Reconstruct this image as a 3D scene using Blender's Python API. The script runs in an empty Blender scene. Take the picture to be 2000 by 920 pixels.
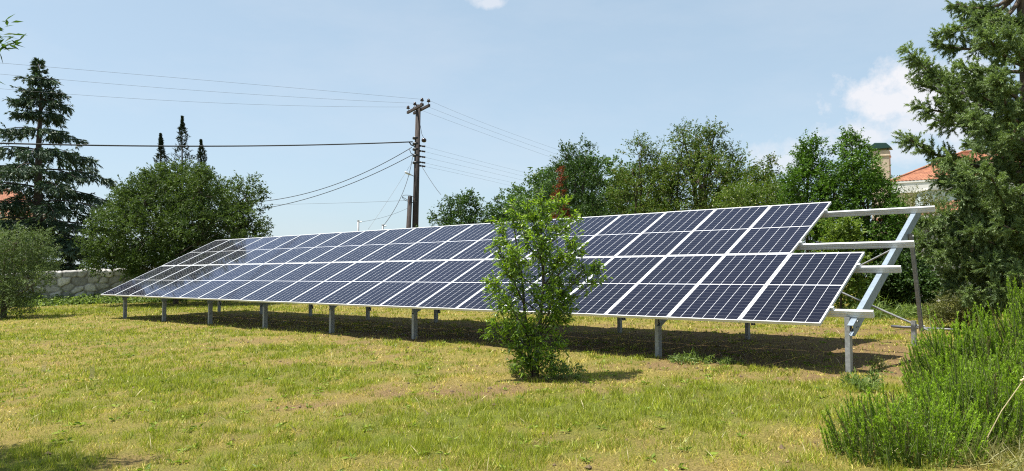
import bpy, bmesh, math, random
import numpy as np
from mathutils import Vector, Matrix

random.seed(4)
SC = bpy.context.scene
COL = SC.collection

# ------------------------------------------------------------------ camera
F_PX = 1471.5          # focal length in photo pixels (photo 2000 x 920)
PITCH = 0.0539
cam_d = bpy.data.cameras.new("camera")
cam_d.sensor_width = 36.0
cam_d.lens = F_PX / 2000.0 * 36.0
cam_d.clip_start = 0.05
cam_d.clip_end = 3000.0
cam = bpy.data.objects.new("camera", cam_d)
COL.objects.link(cam)
cam.location = (0, 0, 0)
cam.rotation_euler = (math.radians(90) + PITCH, 0, 0)
SC.camera = cam

# ------------------------------------------------------------------ light
SUN_TO = Vector((-0.36, -0.03, 1.0)).normalized()
SUN_EL = math.asin(SUN_TO.z)
SUN_AZ = math.atan2(SUN_TO.x, SUN_TO.y)
sun_d = bpy.data.lights.new("sun", 'SUN')
sun_d.energy = 5.0
sun_d.angle = math.radians(0.53)
sun_d.color = (1.0, 0.955, 0.87)
sun = bpy.data.objects.new("sun", sun_d)
COL.objects.link(sun)
sun.rotation_euler = SUN_TO.to_track_quat('Z', 'Y').to_euler()

SC.view_settings.view_transform = 'Standard'
SC.view_settings.look = 'None'
SC.view_settings.gamma = 1.0
SC.view_settings.use_curve_mapping = False
SC.view_settings.exposure = 0.95

SC.cycles.use_denoising = False      # keep the fine grain of grass and leaves
SC.cycles.filter_width = 1.15
SC.cycles.use_adaptive_sampling = False

SKY_STRENGTH = 0.094
CP, SP = math.cos(PITCH), math.sin(PITCH)


def ray(px, py):
    """direction (depth along y about 1) through a point of the photograph"""
    X = (px - 1000) / F_PX
    Z = -(py - 460) / F_PX
    return Vector((X, CP - Z * SP, SP + Z * CP))


def at(px, py, D):
    r = ray(px, py)
    return r * (D / r.y)


W = bpy.data.worlds.new("World")
SC.world = W
W.use_nodes = True
nt = W.node_tree
nt.nodes.clear()


def wn(t, **k):
    n = nt.nodes.new(t)
    for a, b in k.items():
        setattr(n, a, b)
    return n


def wmath(op, a, b=None, c=None, clamp=False):
    n = wn('ShaderNodeMath', operation=op, use_clamp=clamp)
    for i, v in enumerate((a, b, c)):
        if v is None:
            continue
        if isinstance(v, (int, float)):
            n.inputs[i].default_value = v
        else:
            nt.links.new(v, n.inputs[i])
    return n.outputs[0]


sky = wn('ShaderNodeTexSky', sky_type='NISHITA')
sky.sun_disc = False
sky.sun_elevation = SUN_EL
sky.sun_rotation = SUN_AZ
sky.altitude = 200
sky.air_density = 1.0
sky.dust_density = 1.3
sky.ozone_density = 1.2
tc = wn('ShaderNodeTexCoord')
wvec = tc.outputs['Generated']
nz = wn('ShaderNodeTexNoise')
nz.inputs['Scale'].default_value = 22
nz.inputs['Detail'].default_value = 8
nz.inputs['Roughness'].default_value = 0.62
nt.links.new(wvec, nz.inputs['Vector'])
# puffs of fair-weather cloud: direction (given through the photo), half width, half height, opacity
PUFFS = [(1735, 200, 105, 54, .95), (1700, 212, 50, 24, .85), (1790, 168, 78, 52, 1.0), (1855, 190, 75, 62, .9), (1900, 260, 90, 50, .7),
         (1800, 240, 110, 42, .75), (1690, 266, 98, 42, .8), (1760, 292, 90, 26, .55), (1510, 312, 90, 46, .65),
         (1560, 330, 60, 20, .35), (955, 6, 34, 14, .6), (935, -6, 40, 16, .5)]
mask = None
for (px, py, a, b, op) in PUFFS:
    c = ray(px, py).normalized()
    right = Vector((c.y, -c.x, 0)).normalized()
    up = right.cross(c)
    d1 = wn('ShaderNodeVectorMath', operation='DOT_PRODUCT'); nt.links.new(wvec, d1.inputs[0]); d1.inputs[1].default_value = right * (F_PX / a)
    d2 = wn('ShaderNodeVectorMath', operation='DOT_PRODUCT'); nt.links.new(wvec, d2.inputs[0]); d2.inputs[1].default_value = up * (F_PX / b)
    d3 = wn('ShaderNodeVectorMath', operation='DOT_PRODUCT'); nt.links.new(wvec, d3.inputs[0]); d3.inputs[1].default_value = c
    r2 = wmath('ADD', wmath('MULTIPLY', d1.outputs['Value'], d1.outputs['Value']), wmath('MULTIPLY', d2.outputs['Value'], d2.outputs['Value']))
    r_ = wmath('SQRT', r2)
    v = wmath('ADD', wmath('SUBTRACT', 1.0, r_), wmath('MULTIPLY', wmath('SUBTRACT', nz.outputs['Fac'], 0.5), 3.0))
    v = wmath('MULTIPLY', v, 1.5, clamp=True)
    v = wmath('MULTIPLY', wmath('MULTIPLY', v, op), wmath('GREATER_THAN', d3.outputs['Value'], 0.0))
    mask = v if mask is None else wmath('MAXIMUM', mask, v)
mixc = wn('ShaderNodeMix', data_type='RGBA')
wz = wn('ShaderNodeTexNoise')                       # faint uneven veil over the whole sky
wz.inputs['Scale'].default_value = 3.2; wz.inputs['Detail'].default_value = 7; wz.inputs['Roughness'].default_value = .6
wmap = wn('ShaderNodeMapping'); wmap.inputs['Scale'].default_value = (1, 1, 3.2)
nt.links.new(wvec, wmap.inputs['Vector']); nt.links.new(wmap.outputs[0], wz.inputs['Vector'])
veil = wmath('MULTIPLY', wmath('SUBTRACT', wz.outputs['Fac'], .45, clamp=True), .55)
mask = wmath('MAXIMUM', mask, veil)
nt.links.new(mask, mixc.inputs['Factor'])
hsv = wn('ShaderNodeHueSaturation')
hsv.inputs['Saturation'].default_value = 0.74
hsv.inputs['Value'].default_value = 1.0
nt.links.new(sky.outputs[0], hsv.inputs['Color'])
flat = wn('ShaderNodeMix', data_type='RGBA')      # thin summer haze evens the sky out
flat.inputs['Factor'].default_value = 0.5
nt.links.new(hsv.outputs[0], flat.inputs[6])
flat.inputs[7].default_value = (2.62, 3.72, 4.5, 1)
nt.links.new(flat.outputs[2], mixc.inputs[6])
mixc.inputs[7].default_value = (5.0, 5.05, 5.3, 1)
bg = wn('ShaderNodeBackground')
bg.inputs['Strength'].default_value = SKY_STRENGTH
nt.links.new(mixc.outputs[2], bg.inputs['Color'])
wo = wn('ShaderNodeOutputWorld')
nt.links.new(bg.outputs[0], wo.inputs['Surface'])

# ------------------------------------------------------------------ helpers
UU = Vector((-0.75516121, 0.65553913, 0))       # along the array, to the far left end
HN = Vector((0.65553913, 0.75516121, 0))        # horizontal, to the back of the array
OO = Vector((3.7784, 9.2779, -0.5827))          # lower right corner of the lower row


def vnoise(x, y, seed=0):
    xi = np.floor(x).astype(np.int64); yi = np.floor(y).astype(np.int64)
    fx = x - xi; fy = y - yi
    fx = fx * fx * (3 - 2 * fx); fy = fy * fy * (3 - 2 * fy)

    def h(a, b):
        n = (a * 374761393 + b * 668265263 + seed * 1442695041) & 0xFFFFFFFF
        n = ((n ^ (n >> 13)) * 1274126177) & 0xFFFFFFFF
        return ((n ^ (n >> 16)) & 0xFFFF) / 65535.0
    return (h(xi, yi) * (1 - fx) + h(xi + 1, yi) * fx) * (1 - fy) + (h(xi, yi + 1) * (1 - fx) + h(xi + 1, yi + 1) * fx) * fy


def fbm(x, y, seed=0, o=4):
    s = 0; a = .5; t = 0
    for i in range(o):
        s = s + a * vnoise(x * 2 ** i, y * 2 ** i, seed + i); t += a; a *= .5
    return s / t


def gz_arr(x, y):
    dx = x - OO.x; dy = y - OO.y
    hd = dx * HN.x + dy * HN.y - .43
    s = np.clip(dx * UU.x + dy * UU.y, -25, 45)
    z = np.where(hd < 0, .035 * hd, np.where(hd < 4, .025 * hd, .1 + .009 * (np.minimum(hd, 40) - 4)))
    return -1.17 + z - .0066 * s


def gz(x, y):
    return float(gz_arr(np.array([x]), np.array([y]))[0])


def ground(px, py):
    r = ray(px, py); a, b = 1.0, 200.0
    for _ in range(50):
        m = (a + b) / 2
        if r.z * m > gz(r.x * m, r.y * m): a = m
        else: b = m
    return r * a


def on_ground(px, D):
    x = (px - 1000) / F_PX * D
    return Vector((x, D, gz(x, D)))


def tag(o, label=None, cat=None, group=None, kind=None):
    if label: o['label'] = label
    if cat: o['category'] = cat
    if group: o['group'] = group
    if kind: o['kind'] = kind
    return o


def empty(name, loc, rz=0, label=None, cat=None, group=None):
    o = bpy.data.objects.new(name, None)
    COL.objects.link(o)
    o.location = loc
    o.rotation_euler = (0, 0, rz)
    o.empty_display_size = .2
    return tag(o, label, cat, group)


def np_mesh(name, verts, faces_flat, loop_totals, mat, parent=None, attr=None, smooth=False):
    """mesh from numpy arrays; attr = {name: (n,4) float point colours}"""
    me = bpy.data.meshes.new(name)
    nv = len(verts); nl = len(faces_flat); nf = len(loop_totals)
    me.vertices.add(nv); me.vertices.foreach_set('co', np.ascontiguousarray(verts, dtype=np.float32).ravel())
    me.loops.add(nl); me.loops.foreach_set('vertex_index', np.ascontiguousarray(faces_flat, dtype=np.int32))
    me.polygons.add(nf)
    st = np.zeros(nf, dtype=np.int32); st[1:] = np.cumsum(loop_totals)[:-1]
    me.polygons.foreach_set('loop_start', st)
    me.polygons.foreach_set('loop_total', np.ascontiguousarray(loop_totals, dtype=np.int32))
    me.polygons.foreach_set('use_smooth', np.full(nf, smooth, dtype=bool))
    if attr:
        for k, v in attr.items():
            a = me.color_attributes.new(k, 'FLOAT_COLOR', 'POINT')
            a.data.foreach_set('color', np.ascontiguousarray(v, dtype=np.float32).ravel())
    me.update(calc_edges=True)
    me.validate()
    if mat: me.materials.append(mat)
    o = bpy.data.objects.new(name, me)
    COL.objects.link(o)
    if parent: o.parent = parent
    return o


class MB:
    """collects boxes, tubes, prisms, lathes; build() links ONE mesh object"""
    def __init__(self):
        self.bm = bmesh.new()

    def box(self, c, s, rot=None):
        m = Matrix.Translation(c)
        if rot is not None: m = m @ rot.to_4x4()
        m = m @ Matrix.Diagonal((s[0], s[1], s[2], 1))
        bmesh.ops.create_cube(self.bm, size=1, matrix=m)
        return self

    def tube(self, pts, rad, n=8, caps=True):
        pts = [Vector(p) for p in pts]
        if not hasattr(rad, '__len__'): rad = [rad] * len(pts)
        rings = []
        ref = None
        for i, p in enumerate(pts):
            t = (pts[min(i + 1, len(pts) - 1)] - pts[max(i - 1, 0)]).normalized()
            if ref is None:
                ref = t.orthogonal().normalized()
            else:
                ref = (ref - t * ref.dot(t))
                ref = ref.normalized() if ref.length > 1e-6 else t.orthogonal().normalized()
            b = t.cross(ref)
            rings.append([self.bm.verts.new(p + (ref * math.cos(2 * math.pi * k / n) + b * math.sin(2 * math.pi * k / n)) * rad[i]) for k in range(n)])
        for a, b in zip(rings, rings[1:]):
            for k in range(n):
                self.bm.faces.new((a[k], a[(k + 1) % n], b[(k + 1) % n], b[k]))
        if caps:
            self.bm.faces.new(rings[0][::-1]); self.bm.faces.new(rings[-1])
        return self

    def extrude(self, profile, origin, ax, ay, az, length):
        """closed profile [(a,b)] in plane (ax, ay), pushed along az"""
        o = Vector(origin)
        r0 = [self.bm.verts.new(o + ax * a + ay * b) for a, b in profile]
        r1 = [self.bm.verts.new(o + ax * a + ay * b + az * length) for a, b in profile]
        n = len(profile)
        for k in range(n):
            self.bm.faces.new((r0[k], r0[(k + 1) % n], r1[(k + 1) % n], r1[k]))
        self.bm.faces.new(r0[::-1]); self.bm.faces.new(r1)
        return self

    def lathe(self, c, prof, n=14):
        c = Vector(c)
        rings = [[self.bm.verts.new(c + Vector((r * math.cos(2 * math.pi * k / n), r * math.sin(2 * math.pi * k / n), z))) for k in range(n)] for r, z in prof]
        for a, b in zip(rings, rings[1:]):
            for k in range(n):
                self.bm.faces.new((a[k], a[(k + 1) % n], b[(k + 1) % n], b[k]))
        self.bm.faces.new(rings[0][::-1]); self.bm.faces.new(rings[-1])
        return self

    def quad(self, *pts):
        self.bm.faces.new([self.bm.verts.new(Vector(p)) for p in pts])
        return self

    def build(self, name, mat, parent=None, smooth=False, bevel=0):
        bmesh.ops.recalc_face_normals(self.bm, faces=self.bm.faces[:])
        me = bpy.data.meshes.new(name)
        self.bm.to_mesh(me); self.bm.free()
        if smooth:
            for p in me.polygons: p.use_smooth = True
        me.materials.append(mat)
        o = bpy.data.objects.new(name, me)
        COL.objects.link(o)
        if parent: o.parent = parent
        if bevel:
            b = o.modifiers.new('bevel', 'BEVEL'); b.width = bevel; b.segments = 1; b.limit_method = 'ANGLE'
        return o


def copy_tree(o, parent=None):
    c = o.copy()
    COL.objects.link(c)
    c.parent = parent
    for ch in list(o.children):
        copy_tree(ch, c)
    return c


# ------------------------------------------------------------------ materials
def new_mat(name):
    m = bpy.data.materials.new(name)
    m.use_nodes = True
    t = m.node_tree
    t.nodes.clear()
    out = t.nodes.new('ShaderNodeOutputMaterial')

    def N(ty, ins=None, **k):
        n = t.nodes.new(ty)
        for a, b in k.items(): setattr(n, a, b)
        for a, b in (ins or {}).items():
            s = n.inputs[a]
            if hasattr(b, 'is_linked') or isinstance(b, bpy.types.NodeSocket): t.links.new(b, s)
            else: s.default_value = b
        return n
    return m, t, out, N


def c4(c): return (c[0], c[1], c[2], 1)


def plain(name, col, rough=.6, metal=0, var=.15, scale=8, bump=0):
    m, t, out, N = new_mat(name)
    geo = N('ShaderNodeTexCoord')
    no = N('ShaderNodeTexNoise', {'Vector': geo.outputs['Object'], 'Scale': scale, 'Detail': 6, 'Roughness': .65})
    r = N('ShaderNodeValToRGB', {'Fac': no.outputs['Fac']})
    r.color_ramp.elements[0].color = c4([c * (1 - var) for c in col]); r.color_ramp.elements[0].position = .3
    r.color_ramp.elements[1].color = c4([min(1, c * (1 + var)) for c in col]); r.color_ramp.elements[1].position = .7
    b = N('ShaderNodeBsdfPrincipled', {'Base Color': r.outputs[0], 'Roughness': rough, 'Metallic': metal})
    if bump:
        bp = N('ShaderNodeBump', {'Height': no.outputs['Fac'], 'Strength': bump, 'Distance': .02})
        t.links.new(bp.outputs[0], b.inputs['Normal'])
    t.links.new(b.outputs[0], out.inputs['Surface'])
    return m


def leaf_mat(name, dark, light, odd=None, trans=.35, gloss=.014, rough=.5, clump=1.2):
    """leaf: colour varies leaf by leaf (attribute) and softly over the plant; lets light through"""
    m, t, out, N = new_mat(name)
    a = N('ShaderNodeAttribute', attribute_name='lv')
    sep = N('ShaderNodeSeparateColor', {'Color': a.outputs['Color']})
    tcn = N('ShaderNodeTexCoord')
    no = N('ShaderNodeTexNoise', {'Vector': tcn.outputs['Object'], 'Scale': clump, 'Detail': 2})
    f = N('ShaderNodeMath', {0: sep.outputs[0], 1: .65}, operation='MULTIPLY')
    f2 = N('ShaderNodeMath', {0: no.outputs['Fac'], 1: .7, 2: f.outputs[0]}, operation='MULTIPLY_ADD')
    r = N('ShaderNodeValToRGB', {'Fac': f2.outputs[0]})
    r.color_ramp.elements[0].color = c4(dark); r.color_ramp.elements[0].position = .3
    r.color_ramp.elements[1].color = c4(light); r.color_ramp.elements[1].position = 1.0
    col = r.outputs[0]
    if odd:
        g = N('ShaderNodeMath', {0: sep.outputs[1], 1: odd[1]}, operation='LESS_THAN')
        mx = N('ShaderNodeMix', {'Factor': g.outputs[0], 6: col, 7: c4(odd[0])}, data_type='RGBA')
        col = mx.outputs[2]
    d = N('ShaderNodeBsdfDiffuse', {'Color': col})
    tm = N('ShaderNodeMix', {'Factor': 1.0, 6: col, 7: (1.25, 1.35, .6, 1)}, data_type='RGBA', blend_type='MULTIPLY')
    tr = N('ShaderNodeBsdfTranslucent', {'Color': tm.outputs[2]})
    mx1 = N('ShaderNodeMixShader', {0: trans, 1: d.outputs[0], 2: tr.outputs[0]})
    gl = N('ShaderNodeBsdfGlossy', {'Color': (1, 1, 1, 1), 'Roughness': rough})
    mx2 = N('ShaderNodeMixShader', {0: gloss, 1: mx1.outputs[0], 2: gl.outputs[0]})
    t.links.new(mx2.outputs[0], out.inputs['Surface'])
    return m


def bark_mat(name, col, scale=9):
    m, t, out, N = new_mat(name)
    tcn = N('ShaderNodeTexCoord')
    mp = N('ShaderNodeMapping', {'Vector': tcn.outputs['Object'], 'Scale': (1, 1, .22)})
    no = N('ShaderNodeTexNoise', {'Vector': mp.outputs[0], 'Scale': scale, 'Detail': 7, 'Roughness': .7})
    r = N('ShaderNodeValToRGB', {'Fac': no.outputs['Fac']})
    r.color_ramp.elements[0].color = c4([c * .45 for c in col]); r.color_ramp.elements[0].position = .35
    r.color_ramp.elements[1].color = c4([c * 1.35 for c in col]); r.color_ramp.elements[1].position = .68
    bp = N('ShaderNodeBump', {'Height': no.outputs['Fac'], 'Strength': .7, 'Distance': .03})
    b = N('ShaderNodeBsdfPrincipled', {'Base Color': r.outputs[0], 'Roughness': .85, 'Normal': bp.outputs[0]})
    t.links.new(b.outputs[0], out.inputs['Surface'])
    return m


M = {}
M['bark'] = bark_mat('bark', (.12, .09, .065))
M['bark_dark'] = bark_mat('bark_dark', (.07, .055, .045))
M['pole_wood'] = bark_mat('pole_wood', (.05, .036, .032), 14)
M['alu'] = plain('aluminium', (.70, .71, .71), .42, .35, .05, 30)
M['galv'] = plain('galvanised_steel', (.29, .30, .30), .5, .3, .28, 22, .05)
M['galv_blue'] = plain('galvanised_beam', (.22, .27, .32), .48, .25, .18, 14, .05)
M['black_plastic'] = plain('black_plastic', (.018, .018, .02), .5)
M['insulator'] = plain('porcelain_insulator', (.035, .018, .014), .22)
M['wire'] = plain('wire_metal', (.12, .125, .13), .5, .3)
M['cable'] = plain('cable_black', (.02, .022, .025), .6)
M['grey_metal'] = plain('grey_metal', (.22, .23, .24), .5, .4)
M['lamp_white'] = plain('lamp_housing', (.75, .76, .77), .4)


def panel_mat():
    m, t, out, N = new_mat('solar_cells')
    tcn = N('ShaderNodeTexCoord')
    sp = N('ShaderNodeSeparateXYZ', {0: tcn.outputs['Object']})

    def math_(op, a, b=None, c=None, clamp=False):
        n = N('ShaderNodeMath', operation=op, use_clamp=clamp)
        for i, v in enumerate((a, b, c)):
            if v is None: continue
            if isinstance(v, (int, float)): n.inputs[i].default_value = v
            else: t.links.new(v, n.inputs[i])
        return n.outputs[0]
    px_, py_ = .1668, .0846
    X = sp.outputs[0]; Y = sp.outputs[1]
    # distance to the nearest column line (lines at multiples of the pitch: six columns)
    fx = math_('ABSOLUTE', math_('SUBTRACT', math_('FRACT', math_('ADD', math_('DIVIDE', X, px_), .5)), .5))
    dx = math_('MULTIPLY', fx, px_)
    ya = math_('SUBTRACT', math_('ABSOLUTE', Y), .009)
    fy = math_('ABSOLUTE', math_('SUBTRACT', math_('FRACT', math_('ADD', math_('DIVIDE', ya, py_), .5)), .5))
    dy = math_('MULTIPLY', fy, py_)
    lx = math_('LESS_THAN', dx, .0021)
    ly = math_('LESS_THAN', dy, .0013)
    mid = math_('LESS_THAN', math_('ABSOLUTE', Y), .0085)
    ch = math_('LESS_THAN', math_('ADD', dx, dy), .0072)
    ex = math_('GREATER_THAN', math_('ABSOLUTE', X), 3 * px_)
    ey = math_('GREATER_THAN', math_('ABSOLUTE', Y), .009 + 12 * py_)
    white = math_('MAXIMUM', math_('MAXIMUM', lx, mid), math_('MAXIMUM', ch, math_('MAXIMUM', ex, ey)))
    oi = N('ShaderNodeObjectInfo')
    # fine silver fingers / busbars of each cell
    bb = math_('LESS_THAN', math_('MULTIPLY', math_('ABSOLUTE', math_('SUBTRACT', math_('FRACT', math_('ADD', math_('DIVIDE', X, px_ / 9), .5)), .5)), px_ / 9), .0005)
    no = N('ShaderNodeTexNoise', {'Vector': tcn.outputs['Object'], 'Scale': 2.0, 'Detail': 3})
    cell = N('ShaderNodeMix', {'Factor': oi.outputs['Random'], 6: (.0045, .0046, .0095, 1), 7: (.0058, .0058, .014, 1)}, data_type='RGBA')
    c1 = N('ShaderNodeMix', {'Factor': math_('MULTIPLY', bb, .10), 6: cell.outputs[2], 7: (.35, .36, .4, 1)}, data_type='RGBA')
    c2 = N('ShaderNodeMix', {'Factor': math_('MULTIPLY', ly, .42), 6: c1.outputs[2], 7: (.36, .37, .4, 1)}, data_type='RGBA')
    c3 = N('ShaderNodeMix', {'Factor': white, 6: c2.outputs[2], 7: (.72, .73, .76, 1)}, data_type='RGBA')
    rr = N('ShaderNodeMapRange', {'Value': no.outputs['Fac'], 'To Min': .035, 'To Max': .075})
    # thin dust: patchy, in run-off streaks, thicker along the lower edge
    mp = N('ShaderNodeMapping', {'Vector': tcn.outputs['Object'], 'Scale': (9, .7, 1)})
    off = N('ShaderNodeVectorMath', {0: mp.outputs[0], 1: oi.outputs['Location']}, operation='ADD')
    dn = N('ShaderNodeTexNoise', {'Vector': off.outputs[0], 'Scale': 1.6, 'Detail': 5, 'Roughness': .6})
    low = N('ShaderNodeMapRange', {'Value': Y, 'From Min': -1.05, 'From Max': -.93, 'To Min': .02, 'To Max': 0.0})
    dd = math_('ADD', low.outputs[0], math_('MULTIPLY', math_('SUBTRACT', dn.outputs['Fac'], .42, None, True), .022))
    c4_ = N('ShaderNodeMix', {'Factor': dd, 6: c3.outputs[2], 7: (.42, .37, .28, 1)}, data_type='RGBA')
    df = N('ShaderNodeBsdfDiffuse', {'Color': c4_.outputs[2]})
    # glass with a blue-violet anti-reflection coating
    gl = N('ShaderNodeBsdfGlossy', {'Color': (.70, .76, .95, 1), 'Roughness': rr.outputs[0]})
    fr = N('ShaderNodeFresnel', {'IOR': 1.31})
    b = N('ShaderNodeMixShader', {0: fr.outputs[0], 1: df.outputs[0], 2: gl.outputs[0]})
    t.links.new(b.outputs[0], out.inputs['Surface'])
    return m


M['cells'] = panel_mat()

# ------------------------------------------------------------------ ground
rng = np.random.default_rng(11)
# patches seen on the lawn: photo position -> place on the ground, radius (m), strength
def spot(px, py, rx, ry, s):
    g = ground(px, py)
    return (g.x, g.y, rx, ry, s)


GREEN = [spot(450, 725, 2.6, 1.2, .30), spot(700, 725, 1.8, .7, .30), spot(1100, 805, 1.5, .55, .6), spot(800, 860, .9, .5, .45),
         spot(1450, 785, 1.2, .8, .62), spot(1280, 770, 1.3, .6, .5), spot(200, 790, 1.2, .5, .28), spot(400, 800, .6, .3, .2), spot(1560, 800, .7, .5, .35), spot(1680, 760, .5, .45, .45),
         spot(200, 606, 6, 2.6, .55), spot(60, 660, 2.5, 1.5, .3), spot(690, 590, 8, 2.5, .1), spot(960, 830, .8, .3, .2), spot(300, 860, .7, .3, .15),
         spot(500, 680, 2.5, .8, .2), spot(1660, 700, .5, .3, -.2), spot(60, 900, .9, .5, .3), spot(1000, 880, 1.2, .3, .2)]
BARE = [spot(300, 640, 2.0, 1.0, .36), spot(640, 790, .55, .18, .55), spot(720, 770, 1.2, .3, .42), spot(900, 760, 1.6, .35, .45), spot(1010, 765, 1.3, .3, .3), spot(385, 832, .5, .12, .5),
        spot(470, 850, .6, .16, .4), spot(290, 890, .35, .2, .5), spot(1690, 690, 1.9, 1.3, .9), spot(1560, 735, 1.6, .5, .55), spot(1720, 650, 2.0, 1.2, .5), spot(1230, 715, 1.4, .35, .32),
        spot(1740, 720, .8, 1.2, .35), spot(1100, 860, .8, .25, .3), spot(700, 600, 9, 1.6, .12), spot(1000, 650, 8, 2.2, .35), spot(1450, 680, 3, 1.6, .4), spot(1290, 870, .8, .3, .25), spot(40, 780, 1.2, .5, .2),
        spot(870, 690, 2.0, .5, .3), spot(1500, 880, .5, .2, .25), spot(860, 905, .5, .16, .3)]


def fields(x, y):
    """green 0..1 (lush) and bare 0..1 (trodden soil) of the lawn"""
    g = fbm(x * .6, y * .6, 3, 3) * .55 + fbm(x * 2.6, y * 2.2, 9, 3) * .75 - .44
    for (cx, cy, rx, ry, s) in GREEN:
        g = g + s * .85 * np.exp(-((x - cx) / rx) ** 2 - ((y - cy) / ry) ** 2)
    nb_ = fbm(x * 3.6, y * 2.6, 27, 4)
    b = fbm(x * .8 + 40, y * 1.0, 21, 3) * .5 + nb_ * .7 - .60
    for (cx, cy, rx, ry, s) in BARE:
        b = b + s * (.1 + 1.6 * nb_) * .8 * np.exp(-((x - cx) / rx) ** 2 - ((y - cy) / ry) ** 2)
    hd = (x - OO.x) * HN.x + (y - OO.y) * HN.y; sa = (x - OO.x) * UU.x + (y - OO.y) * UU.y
    und_shade = np.clip((hd - .1) / .5, 0, 1) * np.clip((4.6 - hd) / .7, 0, 1) * np.clip((sa + 1.2) / .8, 0, 1) * np.clip((22.5 - sa) / 3, 0, 1)  # dry ground under the table, made barer and browner to deepen its shadow
    b = b + und_shade * (.12 + .5 * nb_)
    g = g - und_shade * .18
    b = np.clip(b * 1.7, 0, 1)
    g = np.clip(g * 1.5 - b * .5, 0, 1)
    return g, b


def axis(lo, hi, step, far):
    fine = np.arange(lo, hi + step, step)
    out = [step * 1.5 ** k for k in range(1, 40)]
    ext = np.cumsum(out); ext = ext[ext < far]
    return np.concatenate([(lo - ext)[::-1], fine, hi + ext])


xs = axis(-24, 16, .14, 900); ys = axis(1, 42, .14, 1200)
gx, gy = np.meshgrid(xs, ys)
gx = gx.ravel(); gy = gy.ravel()
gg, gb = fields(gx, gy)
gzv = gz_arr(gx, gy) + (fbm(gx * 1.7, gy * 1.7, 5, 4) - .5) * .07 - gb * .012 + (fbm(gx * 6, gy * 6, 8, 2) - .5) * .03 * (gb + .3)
nx, ny = len(xs), len(ys)
ii = np.arange(nx * ny).reshape(ny, nx)
fq = np.stack([ii[:-1, :-1], ii[:-1, 1:], ii[1:, 1:], ii[1:, :-1]], -1).reshape(-1, 4)
gcol = np.stack([gg, gb, np.zeros_like(gg), np.ones_like(gg)], 1)


def ground_mat():
    m, t, out, N = new_mat('lawn_soil')
    a = N('ShaderNodeAttribute', attribute_name='gcol')
    sep = N('ShaderNodeSeparateColor', {'Color': a.outputs['Color']})
    tcn = N('ShaderNodeTexCoord')
    n1 = N('ShaderNodeTexNoise', {'Vector': tcn.outputs['Object'], 'Scale': 9, 'Detail': 8, 'Roughness': .7})
    n2 = N('ShaderNodeTexNoise', {'Vector': tcn.outputs['Object'], 'Scale': 55, 'Detail': 4, 'Roughness': .7})
    soil = N('ShaderNodeValToRGB', {'Fac': n2.outputs['Fac']})
    soil.color_ramp.elements[0].color = (.05, .028, .015, 1); soil.color_ramp.elements[0].position = .3
    soil.color_ramp.elements[1].color = (.31, .215, .095, 1); soil.color_ramp.elements[1].position = .75
    straw = N('ShaderNodeValToRGB', {'Fac': n2.outputs['Fac']})
    straw.color_ramp.elements[0].color = (.075, .06, .016, 1); straw.color_ramp.elements[0].position = .3
    straw.color_ramp.elements[1].color = (.34, .27, .075, 1); straw.color_ramp.elements[1].position = .75
    green = N('ShaderNodeValToRGB', {'Fac': n2.outputs['Fac']})
    green.color_ramp.elements[0].color = (.035, .05, .008, 1); green.color_ramp.elements[0].position = .3
    green.color_ramp.elements[1].color = (.20, .215, .035, 1); green.color_ramp.elements[1].position = .75
    m1 = N('ShaderNodeMix', {'Factor': sep.outputs[0], 6: straw.outputs[0], 7: green.outputs[0]}, data_type='RGBA')
    m2 = N('ShaderNodeMix', {'Factor': sep.outputs[1], 6: m1.outputs[2], 7: soil.outputs[0]}, data_type='RGBA')
    bp = N('ShaderNodeBump', {'Height': n1.outputs['Fac'], 'Strength': .8, 'Distance': .05})
    bp2 = N('ShaderNodeBump', {'Height': n2.outputs['Fac'], 'Strength': .7, 'Distance': .02, 'Normal': bp.outputs[0]})
    b = N('ShaderNodeBsdfPrincipled', {'Base Color': m2.outputs[2], 'Roughness': .95, 'Specular IOR Level': .15, 'Normal': bp2.outputs[0]})
    t.links.new(b.outputs[0], out.inputs['Surface'])
    return m


M['ground'] = ground_mat()
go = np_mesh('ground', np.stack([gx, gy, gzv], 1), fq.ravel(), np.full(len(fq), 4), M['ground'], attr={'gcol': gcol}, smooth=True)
tag(go, kind='structure')


def true_ground(x, y):
    gb_ = fields(x, y)[1]
    return gz_arr(x, y) + (fbm(x * 1.7, y * 1.7, 5, 4) - .5) * .07 - gb_ * .012


# blades: straw and green, denser close by
def grass_mat():
    m, t, out, N = new_mat('grass_blades')
    a = N('ShaderNodeAttribute', attribute_name='lv')
    d = N('ShaderNodeBsdfDiffuse', {'Color': a.outputs['Color']})
    tr = N('ShaderNodeBsdfTranslucent', {'Color': a.outputs['Color']})
    mx = N('ShaderNodeMixShader', {0: .4, 1: d.outputs[0], 2: tr.outputs[0]})
    gl = N('ShaderNodeBsdfGlossy', {'Roughness': .5})
    mx2 = N('ShaderNodeMixShader', {0: .03, 1: mx.outputs[0], 2: gl.outputs[0]})
    t.links.new(mx2.outputs[0], out.inputs['Surface'])
    return m


M['grass'] = grass_mat()


def lerp(a, b, t): return np.asarray(a) * (1 - t) + np.asarray(b) * t


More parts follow.
